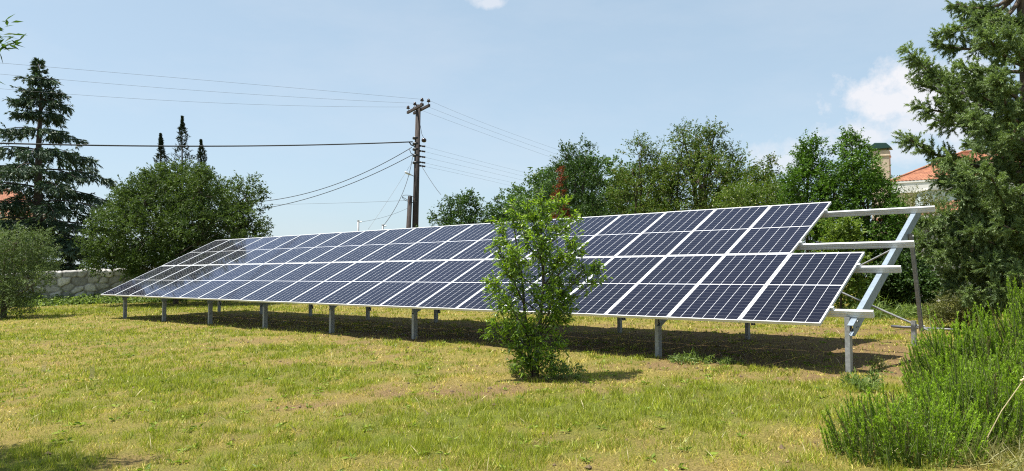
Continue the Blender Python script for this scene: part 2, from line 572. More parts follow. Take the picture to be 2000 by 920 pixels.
def make_grass():
    P = []
    for (y0, y1, dens) in ((4.2, 7, 6500), (7, 10, 3800), (10, 14, 1900), (14, 20, 800), (20, 30, 300), (30, 44, 90)):
        # ground strip, a little wider than the frame
        w0 = .72 * y1 + 1.2
        n = int((y1 - y0) * 2 * w0 * dens)
        x = rng.uniform(-w0, w0, n); y = rng.uniform(y0, y1, n)
        k = np.abs(x) < .72 * y + 1.2
        P.append(np.stack([x[k], y[k]], 1))
    P = np.concatenate(P)
    g, b = fields(P[:, 0], P[:, 1])
    tuft = np.clip((fbm(P[:, 0] * 7, P[:, 1] * 6, 77, 3) - .5) * 2.6 + .5, 0, 1)
    keep = rng.random(len(P)) < np.clip((.55 + .45 * g) * (1 - .8 * b) * (.28 + 1.0 * tuft), 0.03, 1)
    # the dry strip under the table is thinned further to darken its shadow
    P = P[keep]; g = g[keep]; b = b[keep]; tuft = tuft[keep]
    n = len(P)
    tc_ = np.clip((fbm(P[:, 0] * 4 + 9, P[:, 1] * 3.4, 55, 3) - .5) * 2.4, -.5, .5)
    isg = rng.random(n) < np.clip(g * .75 + .36 + tc_ * .75, .04, .95)
    D = P[:, 1]
    h = np.where(isg, rng.uniform(.02, .058, n) * (1 + .5 * g), rng.uniform(.018, .055, n)) * (.6 + .8 * tuft)
    wd = (.0028 + .0006 * np.maximum(D - 6, 0)) * rng.uniform(.7, 1.5, n)
    h = h * (1 + .012 * np.maximum(D - 8, 0))
    az = rng.uniform(0, 2 * np.pi, n)
    lean = np.where(isg, rng.uniform(.15, .9, n), rng.uniform(.4, 1.4, n))
    z = true_ground(P[:, 0], P[:, 1]) - .006
    base = np.stack([P[:, 0], P[:, 1], z], 1)
    dirv = np.stack([np.cos(az) * np.sin(lean), np.sin(az) * np.sin(lean), np.cos(lean)], 1)
    sd = rng.uniform(0, 2 * np.pi, n)
    side = np.stack([np.cos(sd), np.sin(sd), np.zeros(n)], 1)
    v = np.empty((n, 3, 3))
    v[:, 0] = base - side * wd[:, None]; v[:, 1] = base + side * wd[:, None]
    v[:, 2] = base + dirv * h[:, None]
    t = rng.random(n)[:, None]
    cg = lerp((.14, .20, .010), (.46, .50, .035), t)
    cs = lerp((.30, .23, .04), (.80, .66, .18), t)
    c = np.where(isg[:, None], cg, cs)
    yel = (rng.random(n) < .22)[:, None]
    c = np.where(yel & isg[:, None], lerp((.26, .27, .05), (.40, .38, .09), t), c)
    c = c * (.72 + .5 * fbm(P[:, 0] * 11, P[:, 1] * 9, 91, 2))[:, None]
    c = np.concatenate([c, np.ones((n, 1))], 1)
    o = np_mesh('lawn_grass', v.reshape(-1, 3), np.arange(n * 3), np.full(n, 3), M['grass'], attr={'lv': np.repeat(c, 3, 0)})
    tag(o, 'short half dry lawn grass, straw and green blades mixed', 'grass', kind='stuff')
    print('grass blades', n)


make_grass()


# ------------------------------------------------------------------ foliage tools
def unit(v):
    return v / np.maximum(np.linalg.norm(v, axis=-1, keepdims=True), 1e-9)


def leaf_arrays(pos, dirs, length, width, rg, up=.7, fold=0.0):
    """rhombic leaves; returns verts (n,4,3) and colours"""
    n = len(pos)
    nrm = unit(rg.normal(size=(n, 3)) + np.array([0, 0, up * 2.0]))
    d = unit(dirs - nrm * np.sum(dirs * nrm, 1, keepdims=True) * .55)
    s = unit(np.cross(d, nrm))
    L = (length * rg.uniform(.65, 1.3, n))[:, None]; Wd = (width * rg.uniform(.7, 1.3, n))[:, None] * .5
    v = np.empty((n, 4, 3))
    v[:, 0] = pos
    midp = pos + d * L * .45
    v[:, 1] = midp + s * Wd
    v[:, 2] = pos + d * L - np.array([0, 0, 1]) * L * .12
    v[:, 3] = midp - s * Wd
    return v


def leaves_obj(name, V, rg, mat, parent, bias=None, bw=.3, odd=None):
    V = np.concatenate(V)
    n = len(V)
    a = rg.random(n); b = rg.random(n)
    if bias is not None: a = np.clip(a * (1 - bw) + np.concatenate(bias) * bw, 0, 1)
    if odd is not None: b = np.where(odd, 0.0, b)
    c = np.stack([a, b, np.zeros(n), np.ones(n)], 1)
    return np_mesh(name, V.reshape(-1, 3), np.arange(n * 4), np.full(n, 4), mat, parent, {'lv': np.repeat(c, 4, 0)})


def twig_leaves(c0, d0, length, per, leaf_l, leaf_w, rg, spread=.9, droop=.15, up=.7):
    """leaves along straight-ish twigs; c0,d0 (n,3), length (n,)"""
    n = len(c0)
    t = rg.uniform(.12, 1.0, (n, per))
    p = c0[:, None, :] + d0[:, None, :] * (t * length[:, None])[..., None]
    p[..., 2] -= droop * (t * length[:, None]) ** 2 / np.maximum(length[:, None], 1e-3)
    p += rg.normal(size=p.shape) * leaf_l * .22
    ld = d0[:, None, :] + rg.normal(size=p.shape) * spread
    return leaf_arrays(p.reshape(-1, 3), unit(ld.reshape(-1, 3)), leaf_l, leaf_w, rg, up)


def crown_points(lobes, n, rg, shell=.8):
    """clump centres in the union of ellipsoids, mostly near the outside; returns centres and outward dirs"""
    lob = np.array(lobes, float)
    wgt = (lob[:, 3] * lob[:, 4] * lob[:, 5]) ** .67
    idx = rg.choice(len(lob), n * 2, p=wgt / wgt.sum())
    dirs = unit(rg.normal(size=(n * 2, 3)) + np.array([0, 0, .15]))
    rr = np.where(rg.random(n * 2) < shell, rg.uniform(.72, 1.0, n * 2), rg.uniform(.1, .75, n * 2))
    c = lob[idx, :3] + dirs * lob[idx, 3:] * rr[:, None]
    # drop what lies deep inside another lobe
    q = np.linalg.norm((c[:, None, :] - lob[None, :, :3]) / lob[None, :, 3:], axis=2)
    q[np.arange(len(c)), idx] = 9
    deep = q.min(1) < .6
    keep = ~deep | (rg.random(len(c)) < .25)
    c = c[keep][:n]; d = dirs[keep][:n]
    return c, d


def lobes_for(w, h, z0, rg, n=9, d=None, top=.5):
    """a lumpy crown of half width w, from height z0 to h"""
    d = d or w
    hz = (h - z0) / 2; cz = (h + z0) / 2
    L = [(0, 0, cz - hz * .1, w * .66, d * .66, hz * .8)]
    for k in range(n):
        a = 2 * math.pi * (k / n) + rg.uniform(-.4, .4)
        t = rg.uniform(-.75, .85)
        rad = math.sqrt(max(0, 1 - t * t)) * .62
        s = rg.uniform(.26, .46)
        L.append((math.cos(a) * w * rad, math.sin(a) * d * rad, cz + t * hz * .72, w * s, d * s, hz * s * rg.uniform(.7, 1.1)))
    L.append((rg.uniform(-.2, .2) * w, rg.uniform(-.2, .2) * d, h - hz * .4, w * .38, d * .38, hz * .4))
    return L


def limb(mb, a, b, r0, r1, rg, bend=.12, n=6, seg=5):
    a = np.array(a, float); b = np.array(b, float)
    L = np.linalg.norm(b - a)
    off = rg.normal(size=3) * L * bend
    pts = []
    for i in range(seg + 1):
        t = i / seg
        pts.append(a * (1 - t) + b * t + off * 4 * t * (1 - t) * .5 + np.array([0, 0, -.06 * L * math.sin(t * 3.1)]))
    mb.tube(pts, [r0 + (r1 - r0) * i / seg for i in range(seg + 1)], n, caps=False)
    return pts


def broad_tree(name, loc, lobes, mat, label, cat, seed, clumps=160, twigs=6, per=12, twig_l=.55, leaf=(.09, .05), trunk_h=1.2, trunk_r=.16, group=None, bark='bark', spread=.9, up=.7, shell=.8, droop=.15, part='crown', rz=0, upbias=.25):
    rg = np.random.default_rng(seed)
    root = empty(name, loc, rz, label, cat, group)
    c, d = crown_points(lobes, clumps, rg, shell)
    mb = MB()
    top = max(l[2] for l in lobes)
    ax = np.array([lobes[0][0] * .3, lobes[0][1] * .3, trunk_h])
    limb(mb, (0, 0, -.15), ax, trunk_r * 1.15, trunk_r * .8, rg, .04, 8)
    limb(mb, ax, (lobes[0][0] * .8, lobes[0][1] * .8, top * .92), trunk_r * .8, trunk_r * .15, rg, .05, 7)
    for l in lobes[1:]:
        st = ax + (np.array(l[:3]) - ax) * rg.uniform(0, .15) + np.array([0, 0, rg.uniform(0, .3) * max(0, l[2] - trunk_h)])
        st[0] *= .3; st[1] *= .3
        limb(mb, st, l[:3], trunk_r * .5, trunk_r * .14, rg, .1)
    lc = np.array([l[:3] for l in lobes])
    for k in range(0, len(c), 3):
        j = np.argmin(np.linalg.norm(lc - c[k], axis=1))
        limb(mb, lc[j], c[k], trunk_r * .14, trunk_r * .04, rg, .1, 4, 3)
    mb.build('trunk', M[bark], root, smooth=True)
    n = len(c)
    c0 = np.repeat(c, twigs, 0) + rg.normal(size=(n * twigs, 3)) * twig_l * .28
    d0 = unit(np.repeat(d, twigs, 0) * .7 + rg.normal(size=(n * twigs, 3)) * .7 + np.array([0, 0, upbias]))
    ln = twig_l * rg.uniform(.5, 1.3, n * twigs)
    V = twig_leaves(c0, d0, ln, per, leaf[0], leaf[1], rg, spread, droop, up)
    bias = np.repeat(rg.random(n), twigs * per)
    leaves_obj(part, [V], rg, mat, root, [bias])
    return root


# ------------------------------------------------------------------ the solar array
PW, PH = 1.058, 2.1176          # pitch of the panels along and up the table
TILT = 0.4548
CT, ST = math.cos(TILT), math.sin(TILT)
mid_base = OO + UU * (10.5 * PW) + HN * 1.9
E0 = Vector((mid_base.x, mid_base.y, gz(mid_base.x, mid_base.y)))
ARR_ROT = math.atan2(-UU.y, -UU.x)
array = empty('solar_array', E0, ARR_ROT, 'long ground mounted solar array of two panel rows on a galvanised steel frame', 'solar array')
Y0 = -1.9; Z0 = OO.z - E0.z
aX = Vector((1, 0, 0)); aV = Vector((0, CT, ST)); aN = Vector((0, -ST, CT))


def AL(n, r, off=0.0):
    """array-local point: n panels from the left end, r panel heights up the slope, off above the glass"""
    return Vector(((n - 10.5) * PW, Y0, Z0)) + aV * (r * PH) + aN * off


def a_world(p):
    return Vector((E0.x, E0.y, E0.z)) + Matrix.Rotation(ARR_ROT, 3, 'Z') @ p


def a_ground(x, y):
    w = a_world(Vector((x, y, 0)))
    return gz(w.x, w.y) - E0.z


pw, ph = PW - .012, PH - .018
lam = MB()
lam.box((0, 0, -.0055), (pw - .02, ph - .02, .005))
panel0 = lam.build('solar_panel', M['cells'], array)
lip = .0165
frm = MB()
for s in (-1, 1):
    frm.box((s * (pw / 2 - lip / 2), 0, -.0165), (lip, ph, .037))
    frm.box((0, s * (ph / 2 - lip / 2), -.0165), (pw - 2 * lip, lip, .037))
frame0 = frm.build('panel_frame', M['alu'], panel0)
first = True
for row in (0, 1):
    for i in range(21 - row):
        if first:
            o = panel0; first = False
        else:
            o = copy_tree(panel0, array)
        o.location = AL(i + .5, row + .5)
        o.rotation_euler = (TILT + random.uniform(-.0018, .0018), random.uniform(-.0018, .0018), 0)

# four aluminium rails under the panels, each with a grooved profile
RAIL_R = (.205, .805, 1.195, 1.815)
RAIL_END = (21.47, 21.51, 21.51, 21.54)
RT, RB, RWD = -.037, -.125, .052
prof = [(-RWD / 2, RB), (-RWD / 2, RB + .028), (-RWD / 2 + .007, RB + .032), (-RWD / 2 + .007, RB + .040), (-RWD / 2, RB + .044), (-RWD / 2, RB + .066), (-RWD / 2 + .005, RB + .069), (-RWD / 2 + .005, RB + .074), (-RWD / 2, RB + .077), (-RWD / 2, RT),
        (-.008, RT), (-.008, RT - .014), (.008, RT - .014), (.008, RT), (RWD / 2, RT), (RWD / 2, RB + .044), (RWD / 2 - .007, RB + .040), (RWD / 2 - .007, RB + .032), (RWD / 2, RB + .028), (RWD / 2, RB)]
for r, e in zip(RAIL_R, RAIL_END):
    mb = MB()
    mb.extrude(prof, AL(-.04, r), aV, aN, aX, (e + .04) * PW)
    mb.build('rail', M['alu'], array)

# end clamps at the right ends of the two rows
for r, n in ((RAIL_R[0], 21), (RAIL_R[1], 21), (RAIL_R[2], 20), (RAIL_R[3], 20)):
    mb = MB()
    c = AL(n, r, -.017) + aX * .022
    rot = Matrix.Rotation(TILT, 3, 'X')
    mb.box(c, (.026, .045, .036), rot)
    mb.box(AL(n, r, .0045) + aX * .012, (.046, .045, .004), rot)
    mb.tube([AL(n, r, .006) + aX * .024, AL(n, r, .016) + aX * .024], .007, 6)
    mb.build('clamp', M['alu'], array, bevel=.002)


def c_section(mb, p, q, web, fl, th, side, fdir):
    """C channel from p to q: web across `side`, flanges towards `fdir`"""
    p = Vector(p); q = Vector(q)
    az = (q - p).normalized()
    L = (q - p).length
    prof_ = [(-web / 2, 0), (web / 2, 0), (web / 2, fl), (web / 2 - .016, fl), (web / 2 - .016, fl - th), (web / 2 - th, fl - th), (web / 2 - th, th), (-web / 2 + th, th), (-web / 2 + th, fl - th), (-web / 2 + .016, fl - th), (-web / 2 + .016, fl), (-web / 2, fl)]
    mb.extrude(prof_, p, side, fdir, az, L)


NPOST = [.89 + 2.546 * k for k in range(9)]
BT, BD = RB - .002, .15            # beam: top offset and depth
YF, YR = Y0 + .42, Y0 + 3.5
frames = []
for k, n in enumerate(NPOST):
    x = (n - 10.5) * PW
    # sloping beam (C channel, web to the right)
    mb = MB()
    c_section(mb, AL(n, .10, BT - BD / 2) + aX * .035, AL(n, 1.93, BT - BD / 2) + aX * .035, BD, .07, .006, aN, -aX)
    mb.build('beam', M['galv_blue'], array)
    # front post
    gf = a_ground(x, YF)
    topf = AL(n, (YF - Y0) / PH / CT, BT - .02).z
    mb = MB()
    px_ = x - .045
    c_section(mb, (px_, YF, gf - .35), (px_, YF, topf), .10, .06, .006, Vector((0, 1, 0)), -aX)
    for dz in (.05, .12):
        for dy in (-.03, .03):
            mb.tube([(x + .036, YF + dy, topf - dz), (x + .05, YF + dy, topf - dz)], .011, 6)
    mb.build('post', M['galv'], array)
    # rear stub post, and a strut from it up to the beam
    gr = a_ground(x, YR)
    mb = MB()
    c_section(mb, (px_ + .03, YR, gr - .35), (px_ + .03, YR, gr + .40), .09, .06, .006, Vector((0, 1, 0)), -aX)
    mb.build('post', M['galv'], array)
    st_top = AL(n, 1.52, BT - BD * .6)
    mb = MB()
    c_section(mb, (x + .045, YR - .02, gr + .24), (x + .045, st_top.y, st_top.z), .075, .05, .005, Vector((0, 1, 0)), aX)
    mb.tube([(x + .03, YR, gr + .32), (x + .11, YR, gr + .32)], .011, 6)
    mb.tube([(x + .02, st_top.y, st_top.z - .04), (x + .11, st_top.y, st_top.z - .04)], .011, 6)
    mb.build('strut', M['galv'], array)
    frames.append((x, gr, st_top))
# the crossed braces of the last bay
xa, ga, sa = frames[-1]
xb, gb2, sb = frames[-2]
mb = MB()
mb.tube([(xa + .16, YR + .05, ga + .25), (xb - .02, sb.y + .05, sb.z - .12)], .017, 8)
mb.build('brace', M['galv'], array)
mb = MB()
mb.tube([(xb - .05, YR + .09, gb2 + .28), (xa + .02, sa.y + .1, sa.z - .10)], .014, 8)
mb.build('brace', M['galv'], array)

# ------------------------------------------------------------------ utility pole and wires
PD = 35.0
pb = on_ground(808, PD)
pole = empty('utility_pole', pb, 0, 'dark wooden utility pole with a slanting double crossarm behind the solar array', 'utility pole')
ptop = at(817, 207, PD) - pb
pz = ptop.z
mb = MB()
mb.tube([(0, 0, -.5), (ptop.x * .5, 0, pz * .5), (ptop.x, 0, pz + .05)], [.165, .14, .115], 12)
mb.build('shaft', M['pole_wood'], pole, smooth=True)


def pole_x(z): return ptop.x * z / pz


mb = MB()
mb.tube([(-.42, -.25, -.3), (-.27, -.2, 2.2), (-.17, -.12, at(806, 384, PD).z - pb.z)], [.13, .12, .10], 10)
mb.build('raking_brace', M['pole_wood'], pole, smooth=True)
AD = Vector((.48, -.88, 0)).normalized(); AQ = Vector((.88, .48, 0)).normalized()
arm_z = at(817, 213, PD).z - pb.z
ang = math.atan2(AD.y, AD.x)
ins_pts = []
for k, off in enumerate((-.16, .16)):
    c = Vector((pole_x(arm_z), 0, arm_z)) + AQ * off
    mb = MB(); mb.box(c, (1.95, .10, .12), Matrix.Rotation(ang, 3, 'Z')); arm = mb.build('crossarm', M['pole_wood'], pole, bevel=.008)
    for t in (-.9, -.02, .88):
        q = c + AD * (t + .0) + Vector((0, 0, .06))
        mb = MB()
        mb.tube([q, q + Vector((0, 0, .12))], .014, 6)
        mb.lathe(q + Vector((0, 0, .10)), [(.03, 0), (.085, .02), (.09, .05), (.05, .07), (.07, .09), (.065, .12), (.03, .16), (.012, .17)], 10)
        mb.build('insulator', M['insulator'], pole, smooth=True)
        ins_pts.append(pb + q + Vector((0, 0, .2)))
# street lamp arm
l0 = at(810, 345, PD) - pb; l1 = at(791, 336, PD - .4) - pb
mb = MB(); mb.tube([l0, l0.lerp(l1, .6)], .02, 6)
mb.build('lamp_arm', M['grey_metal'], pole)
mb = MB(); mb.tube([l0.lerp(l1, .35), l0.lerp(l1, .5), l0.lerp(l1, .9), l1], [.02, .05, .055, .03], 8)
mb.build('lamp_head', M['lamp_white'], pole, smooth=True)
# rack of spool insulators on the right, straps, hanging strain insulator, coil of cable
for (py) in (284, 294, 305, 316, 323):
    a = at(815, py, PD) - pb; b = at(829, py + 2, PD - .1) - pb
    mb = MB(); mb.tube([a, b], .018, 6)
    for f in (.45, .75, 1.0):
        q = a.lerp(b, f)
        mb.lathe(q + Vector((0, 0, -.04)), [(.03, 0), (.055, .02), (.035, .04), (.055, .06), (.03, .08)], 8)
    mb.build('spool_insulator', M['insulator'], pole, smooth=True)
for py in (270, 281, 292, 304, 318):
    q = at(812.5, py, PD) - pb
    mb = MB(); mb.lathe(q + Vector((0, 0, -.05)), [(.15, 0), (.165, .02), (.165, .08), (.15, .1)], 12)
    mb.build('strap', M['black_plastic'], pole)
q = at(828, 274, PD - .2) - pb
mb = MB(); mb.lathe(q, [(.03, -.10), (.10, -.07), (.12, 0), (.10, .07), (.03, .10)], 10)
mb.tube([q + Vector((0, 0, .08)), (at(824, 262, PD) - pb), (at(820, 240, PD) - pb), (at(819, 216, PD) - pb)], .010, 5)
mb.build('strain_insulator', M['insulator'], pole, smooth=True)
mb = MB()
cl = at(800, 388, PD - .2) - pb
pts = [cl + Vector((math.cos(a) * .34, 0, math.sin(a) * .15 - math.cos(a) * .08)) for a in [i * 2 * math.pi / 16 for i in range(17)]]
mb.tube(pts, .012, 5)
mb.tube([pts[8], at(806, 396, PD - .1) - pb, at(814, 399, PD - .1) - pb], .012, 5)
mb.build('cable_coil', M['cable'], pole)
mb = MB()
mb.tube([at(799, 277, PD) - pb, at(803, 283, PD) - pb, at(810, 286, PD) - pb, at(812, 300, PD - .2) - pb], .03, 6)
mb.tube([at(799, 290, PD) - pb, at(803, 300, PD) - pb, at(811, 302, PD) - pb], .016, 6)
mb.build('cable_loop', M['cable'], pole, smooth=True)


def wire(a, m, b, rad, label, mat='wire', name='overhead_wire', group='overhead wires on the pole', n=26):
    a, m, b = Vector(a), Vector(m), Vector(b)
    t1 = (m - a).length / ((m - a).length + (b - m).length)
    pts = []
    for i in range(n + 1):
        t = i / n
        pts.append(a * ((t - t1) * (t - 1) / (t1)) + m * (t * (t - 1) / (t1 * (t1 - 1))) + b * (t * (t - t1) / (1 - t1)))
    mb = MB(); mb.tube([p - a for p in pts], rad, 6)
    o = mb.build(name, M[mat], None, smooth=True)
    o.location = a
    return tag(o, label, 'wire' if mat == 'wire' else 'cable', group)


R1 = .0042
wire(ins_pts[2], at(450, 161, 31.6), at(-60, 118, 26.0), R1, 'topmost thin wire from the crossarm to the left edge')
wire(ins_pts[1], at(430, 180, 31.8), at(-60, 139, 26.6), R1, 'middle thin wire from the crossarm to the left edge')
wire(ins_pts[0], at(400, 200, 32.0), at(-60, 168, 27.0), R1, 'lowest thin wire from the crossarm to the left edge')
wire(ins_pts[5], at(960, 246, 42), at(1240, 342, 55), R1, 'topmost thin wire falling from the crossarm to the right trees')
wire(ins_pts[4], at(960, 256, 42), at(1240, 352, 55), R1, 'middle thin wire falling from the crossarm to the right trees')
wire(ins_pts[3], at(960, 266, 42), at(1240, 362, 55), R1, 'lowest thin wire falling from the crossarm to the right trees')
for k, (y0, xm, ym, xe, ye) in enumerate(((286, 950, 318, 1090, 353), (296, 950, 326, 1085, 360), (307, 945, 334, 1080, 366), (318, 940, 343, 1075, 373), (325, 930, 347, 1070, 380))):
    nm = ('uppermost', 'second highest', 'middle', 'second lowest', 'lowest')[k]
    wire(at(829, y0, PD - .1), at(xm, ym, 42), at(xe, ye, 50), R1 * .9, f'{nm} of five thin wires from the insulator rack to the round crowned tree')
wire(at(806, 277, PD), at(400, 285.5, 31.2), at(-60, 278, 26.2), .028, 'thick black twisted cable from the pole to the left edge', 'cable', 'overhead_cable')
wire(at(804, 288, PD), at(650, 362, 38.5), at(505, 394, 42), .016, 'upper of two sagging service cables from the pole to the bushy tree', 'cable', 'service_cable')
wire(at(806, 302, PD), at(650, 372, 38.5), at(505, 409, 42), .016, 'lower of two sagging service cables from the pole to the bushy tree', 'cable', 'service_cable')
wire(at(822, 322, PD), at(838, 348, 34), at(861, 380, 32), .010, 'short cable slanting from the pole to the shrub on its right', 'cable', 'service_cable')
sp2 = on_ground(747, 33); sp1 = on_ground(699, 33)
wire(at(806, 306, PD), at(786, 378, 34.2), at(747, 443, 33), .013, 'curved cable dropping from the pole to the shorter metal post', 'cable', 'service_cable')
wire(at(804, 318, PD), at(765, 380, 34), at(719, 448, 32.6), .006, 'faint straight guy wire slanting down left of the pole', 'wire', 'guy_wire')
wire(at(804, 403, PD), at(750, 424, 34), at(699, 434, 33), .006, 'faint wire between the pole and the taller metal post', 'wire', 'guy_wire')
wire(at(808, 391, PD + .3), at(680, 396, 40), at(500, 400, 46), .006, 'faint level wire between the pole and the bushy tree', 'wire', 'guy_wire')
for (b, py, lab) in ((sp1, 432, 'taller thin grey metal post behind the array'), (sp2, 440, 'shorter thin grey metal post behind the array')):
    h = at(0, py, 33).z - b.z
    e = empty('metal_post', b, 0, lab, 'post')
    mb = MB(); mb.tube([(0, 0, -.3), (0, 0, h)], .045, 8); mb.build('tube', M['grey_metal'], e, smooth=True)
    mb = MB(); mb.tube([(-.02, 0, h - .04), (.16, 0, h - .02)], .025, 6); mb.lathe((0, 0, h), [(.05, 0), (.052, .03), (.02, .05)], 8); mb.build('cap', M['galv'], e)

# ------------------------------------------------------------------ stone wall
def stone_mat():
    m, t, out, N = new_mat('rubble_stone')
    a = N('ShaderNodeAttribute', attribute_name='lv')
    sep = N('ShaderNodeSeparateColor', {'Color': a.outputs['Color']})
    tcn = N('ShaderNodeTexCoord')
    no = N('ShaderNodeTexNoise', {'Vector': tcn.outputs['Object'], 'Scale': 6, 'Detail': 8, 'Roughness': .75})
    r = N('ShaderNodeValToRGB', {'Fac': sep.outputs[0]})
    r.color_ramp.elements[0].color = (.26, .255, .245, 1)
    r.color_ramp.elements[1].color = (.62, .60, .56, 1)
    k = N('ShaderNodeMix', {'Factor': sep.outputs[1], 6: (.13, .12, .105, 1), 7: r.outputs[0]}, data_type='RGBA')
    v = N('ShaderNodeMapRange', {'Value': no.outputs['Fac'], 'From Min': .3, 'From Max': .7, 'To Min': .55, 'To Max': 1.3})
    k2 = N('ShaderNodeMix', {'Factor': 1.0, 6: k.outputs[2], 7: v.outputs[0]}, data_type='RGBA', blend_type='MULTIPLY')
    bp = N('ShaderNodeBump', {'Height': no.outputs['Fac'], 'Strength': .6, 'Distance': .04})
    b = N('ShaderNodeBsdfPrincipled', {'Base Color': k2.outputs[2], 'Roughness': .9, 'Normal': bp.outputs[0]})
    t.links.new(b.outputs[0], out.inputs['Surface'])
    return m


M['stone'] = stone_mat()


def stone_wall(pa, pb_, h, th, name, label, seed):
    rg = np.random.default_rng(seed)
    pa = Vector(pa); pb_ = Vector(pb_)
    L = (pb_ - pa).length
    dirv = (pb_ - pa).normalized()
    nrm = Vector((dirv.y, -dirv.x, 0))
    if nrm.y > 0: nrm = -nrm
    st = .045
    na = int(L / st); nb = int(h / st) + 1
    nc = int(th / st)
    # unfolded strip: front face, top, back face
    s_of = [('f', j * st) for j in range(-6, nb)] + [('t', j * st) for j in range(1, nc)] + [('b', h - j * st) for j in range(nb + 6)]
    A, B = np.meshgrid(np.arange(na + 1) * st, np.arange(len(s_of)) * st)
    # irregular stones: jittered cells of about 0.5 x 0.32 m
    gw, gh = .52, .33
    ca = A / gw; cb = B / gh
    best = np.full(A.shape, 9.0); sec = np.full(A.shape, 9.0); bid = np.zeros(A.shape)
    ia = np.floor(ca).astype(int); ib = np.floor(cb).astype(int)
    for da in (-1, 0, 1):
        for db in (-1, 0, 1):
            i = ia + da; j = ib + db
            hsh = ((i * 73856093) ^ (j * 19349663) ^ seed) & 0xFFFF
            jx = ((hsh * 2654435761) & 0xFFFF) / 65535.; jy = ((hsh * 40503 + 977) & 0xFFFF) / 65535.
            d = np.maximum(np.abs(ca - (i + .5 + (jx - .5) * .75)), np.abs(cb - (j + .5 + (jy - .5) * .55)) * .9) * .6 + np.hypot(ca - (i + .5 + (jx - .5) * .75), cb - (j + .5 + (jy - .5) * .55)) * .4
            up_ = d < best
            sec = np.where(up_, best, np.minimum(sec, d))
            bid = np.where(up_, ((hsh * 7919) & 0xFFFF) / 65535., bid)
            best = np.where(up_, d, best)
    edge = np.clip((sec - best) / .2, 0, 1)
    edge = np.clip(edge + (fbm(A * 9, B * 9, 4, 3) - .5) * .7, 0, 1)
    bulge = edge ** .5 * .05 * (.5 + bid) + (fbm(A * 4, B * 4, 6, 3) - .5) * .03
    V = np.zeros(A.shape + (3,))
    topn = (fbm(A[0] * 1.2, A[0] * 0, 12, 3) - .5) * .16
    for k, (f, s) in enumerate(s_of):
        w = th / 2
        if f == 'f': lat, z = w, s
        elif f == 't': lat, z = w - s, h
        else: lat, z = -w, s
        hz = np.clip(z / h, 0, 1) * topn
        o = bulge[k]
        lat_ = lat + (o if f == 'f' else -o if f == 'b' else 0)
        z_ = z + hz + (o if f == 't' else 0)
        for c in range(3):
            V[k, :, c] = dirv[c] * A[k] + nrm[c] * lat_ + (0 if c < 2 else 1) * z_
    gzl = np.array([gz(pa.x + dirv.x * a, pa.y + dirv.y * a) for a in A[0]]) - pa.z
    V[:, :, 2] += gzl[None, :]
    ny_, nx_ = A.shape
    ii_ = np.arange(nx_ * ny_).reshape(ny_, nx_)
    fq_ = np.stack([ii_[:-1, :-1], ii_[:-1, 1:], ii_[1:, 1:], ii_[1:, :-1]], -1).reshape(-1, 4)
    c = np.stack([bid, edge, edge, np.ones_like(edge)], -1).reshape(-1, 4)
    o = np_mesh(name, V.reshape(-1, 3), fq_.ravel(), np.full(len(fq_), 4), M['stone'], attr={'lv': c}, smooth=True)
    o.location = pa
    return tag(o, label, 'wall')


w_dir = (on_ground(300, 37.8) - on_ground(30, 34.5)).normalized()
wa = on_ground(30, 34.5) - w_dir * 7; wa.z = gz(wa.x, wa.y)
wb = on_ground(300, 37.8) + w_dir * 9
stone_wall(wa, wb, 1.34, .45, 'stone_wall', 'low grey rubble stone wall behind the far left end of the array', 5)

# ------------------------------------------------------------------ vegetation materials
M['lf_bushy'] = leaf_mat('bushy_leaf', (.024, .048, .012), (.10, .148, .036), trans=.3)
M['lf_olive'] = leaf_mat('olive_leaf', (.045, .075, .024), (.16, .215, .075), trans=.2)
M['lf_cedar'] = leaf_mat('cedar_needles', (.018, .042, .024), (.06, .105, .05), trans=.15, gloss=.04)
M['lf_cypress'] = leaf_mat('cypress_scale', (.012, .026, .014), (.035, .055, .026), trans=.1, gloss=.03)
M['lf_laurel'] = leaf_mat('laurel_leaf', (.024, .066, .010), (.125, .23, .03), trans=.3, gloss=.018, rough=.45)
M['lf_dark'] = leaf_mat('dark_laurel_leaf', (.020, .050, .014), (.075, .13, .032), trans=.25, gloss=.018, rough=.45)
M['lf_oak'] = leaf_mat('oak_leaf', (.034, .068, .012), (.135, .195, .036), odd=((.2, .16, .06), .06), trans=.3)
M['lf_pine'] = leaf_mat('round_tree_leaf', (.028, .068, .014), (.10, .175, .036), trans=.3, gloss=.03)
M['lf_bright'] = leaf_mat('bright_leaf', (.06, .11, .02), (.20, .27, .045), trans=.4)
M['lf_oleander'] = leaf_mat('oleander_leaf', (.036, .074, .012), (.14, .20, .034), odd=((.75, .72, .62), .03), trans=.38)
M['lf_red'] = leaf_mat('red_leaf', (.09, .02, .014), (.24, .06, .03), trans=.4)
M['lf_young'] = leaf_mat('young_tree_leaf', (.055, .13, .010), (.29, .42, .032), odd=((.05, .08, .03), .2), trans=.42, gloss=.03, rough=.45)
M['lf_conifer'] = leaf_mat('right_conifer_needles', (.036, .074, .030), (.26, .35, .12), trans=.28, gloss=.03, clump=1.6)
M['lf_juniper'] = leaf_mat('juniper_needles', (.06, .075, .02), (.19, .20, .06), trans=.25, gloss=.02)
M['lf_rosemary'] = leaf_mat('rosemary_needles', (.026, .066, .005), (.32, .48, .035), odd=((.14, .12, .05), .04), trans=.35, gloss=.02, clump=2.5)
M['lf_weed'] = leaf_mat('weed_leaf', (.07, .12, .03), (.22, .29, .08), trans=.35)
M['lf_lawnweed'] = leaf_mat('lawn_weed_leaf', (.07, .12, .014), (.26, .34, .04), trans=.3)
M['lf_walnut'] = leaf_mat('overhanging_leaf', (.02, .045, .012), (.07, .13, .03), trans=.35)
M['rosemary_stem'] = plain('rosemary_stem', (.10, .13, .03), .8)
M['straw'] = plain('dry_straw', (.62, .52, .30), .8)

TG = 'trees behind the solar array'


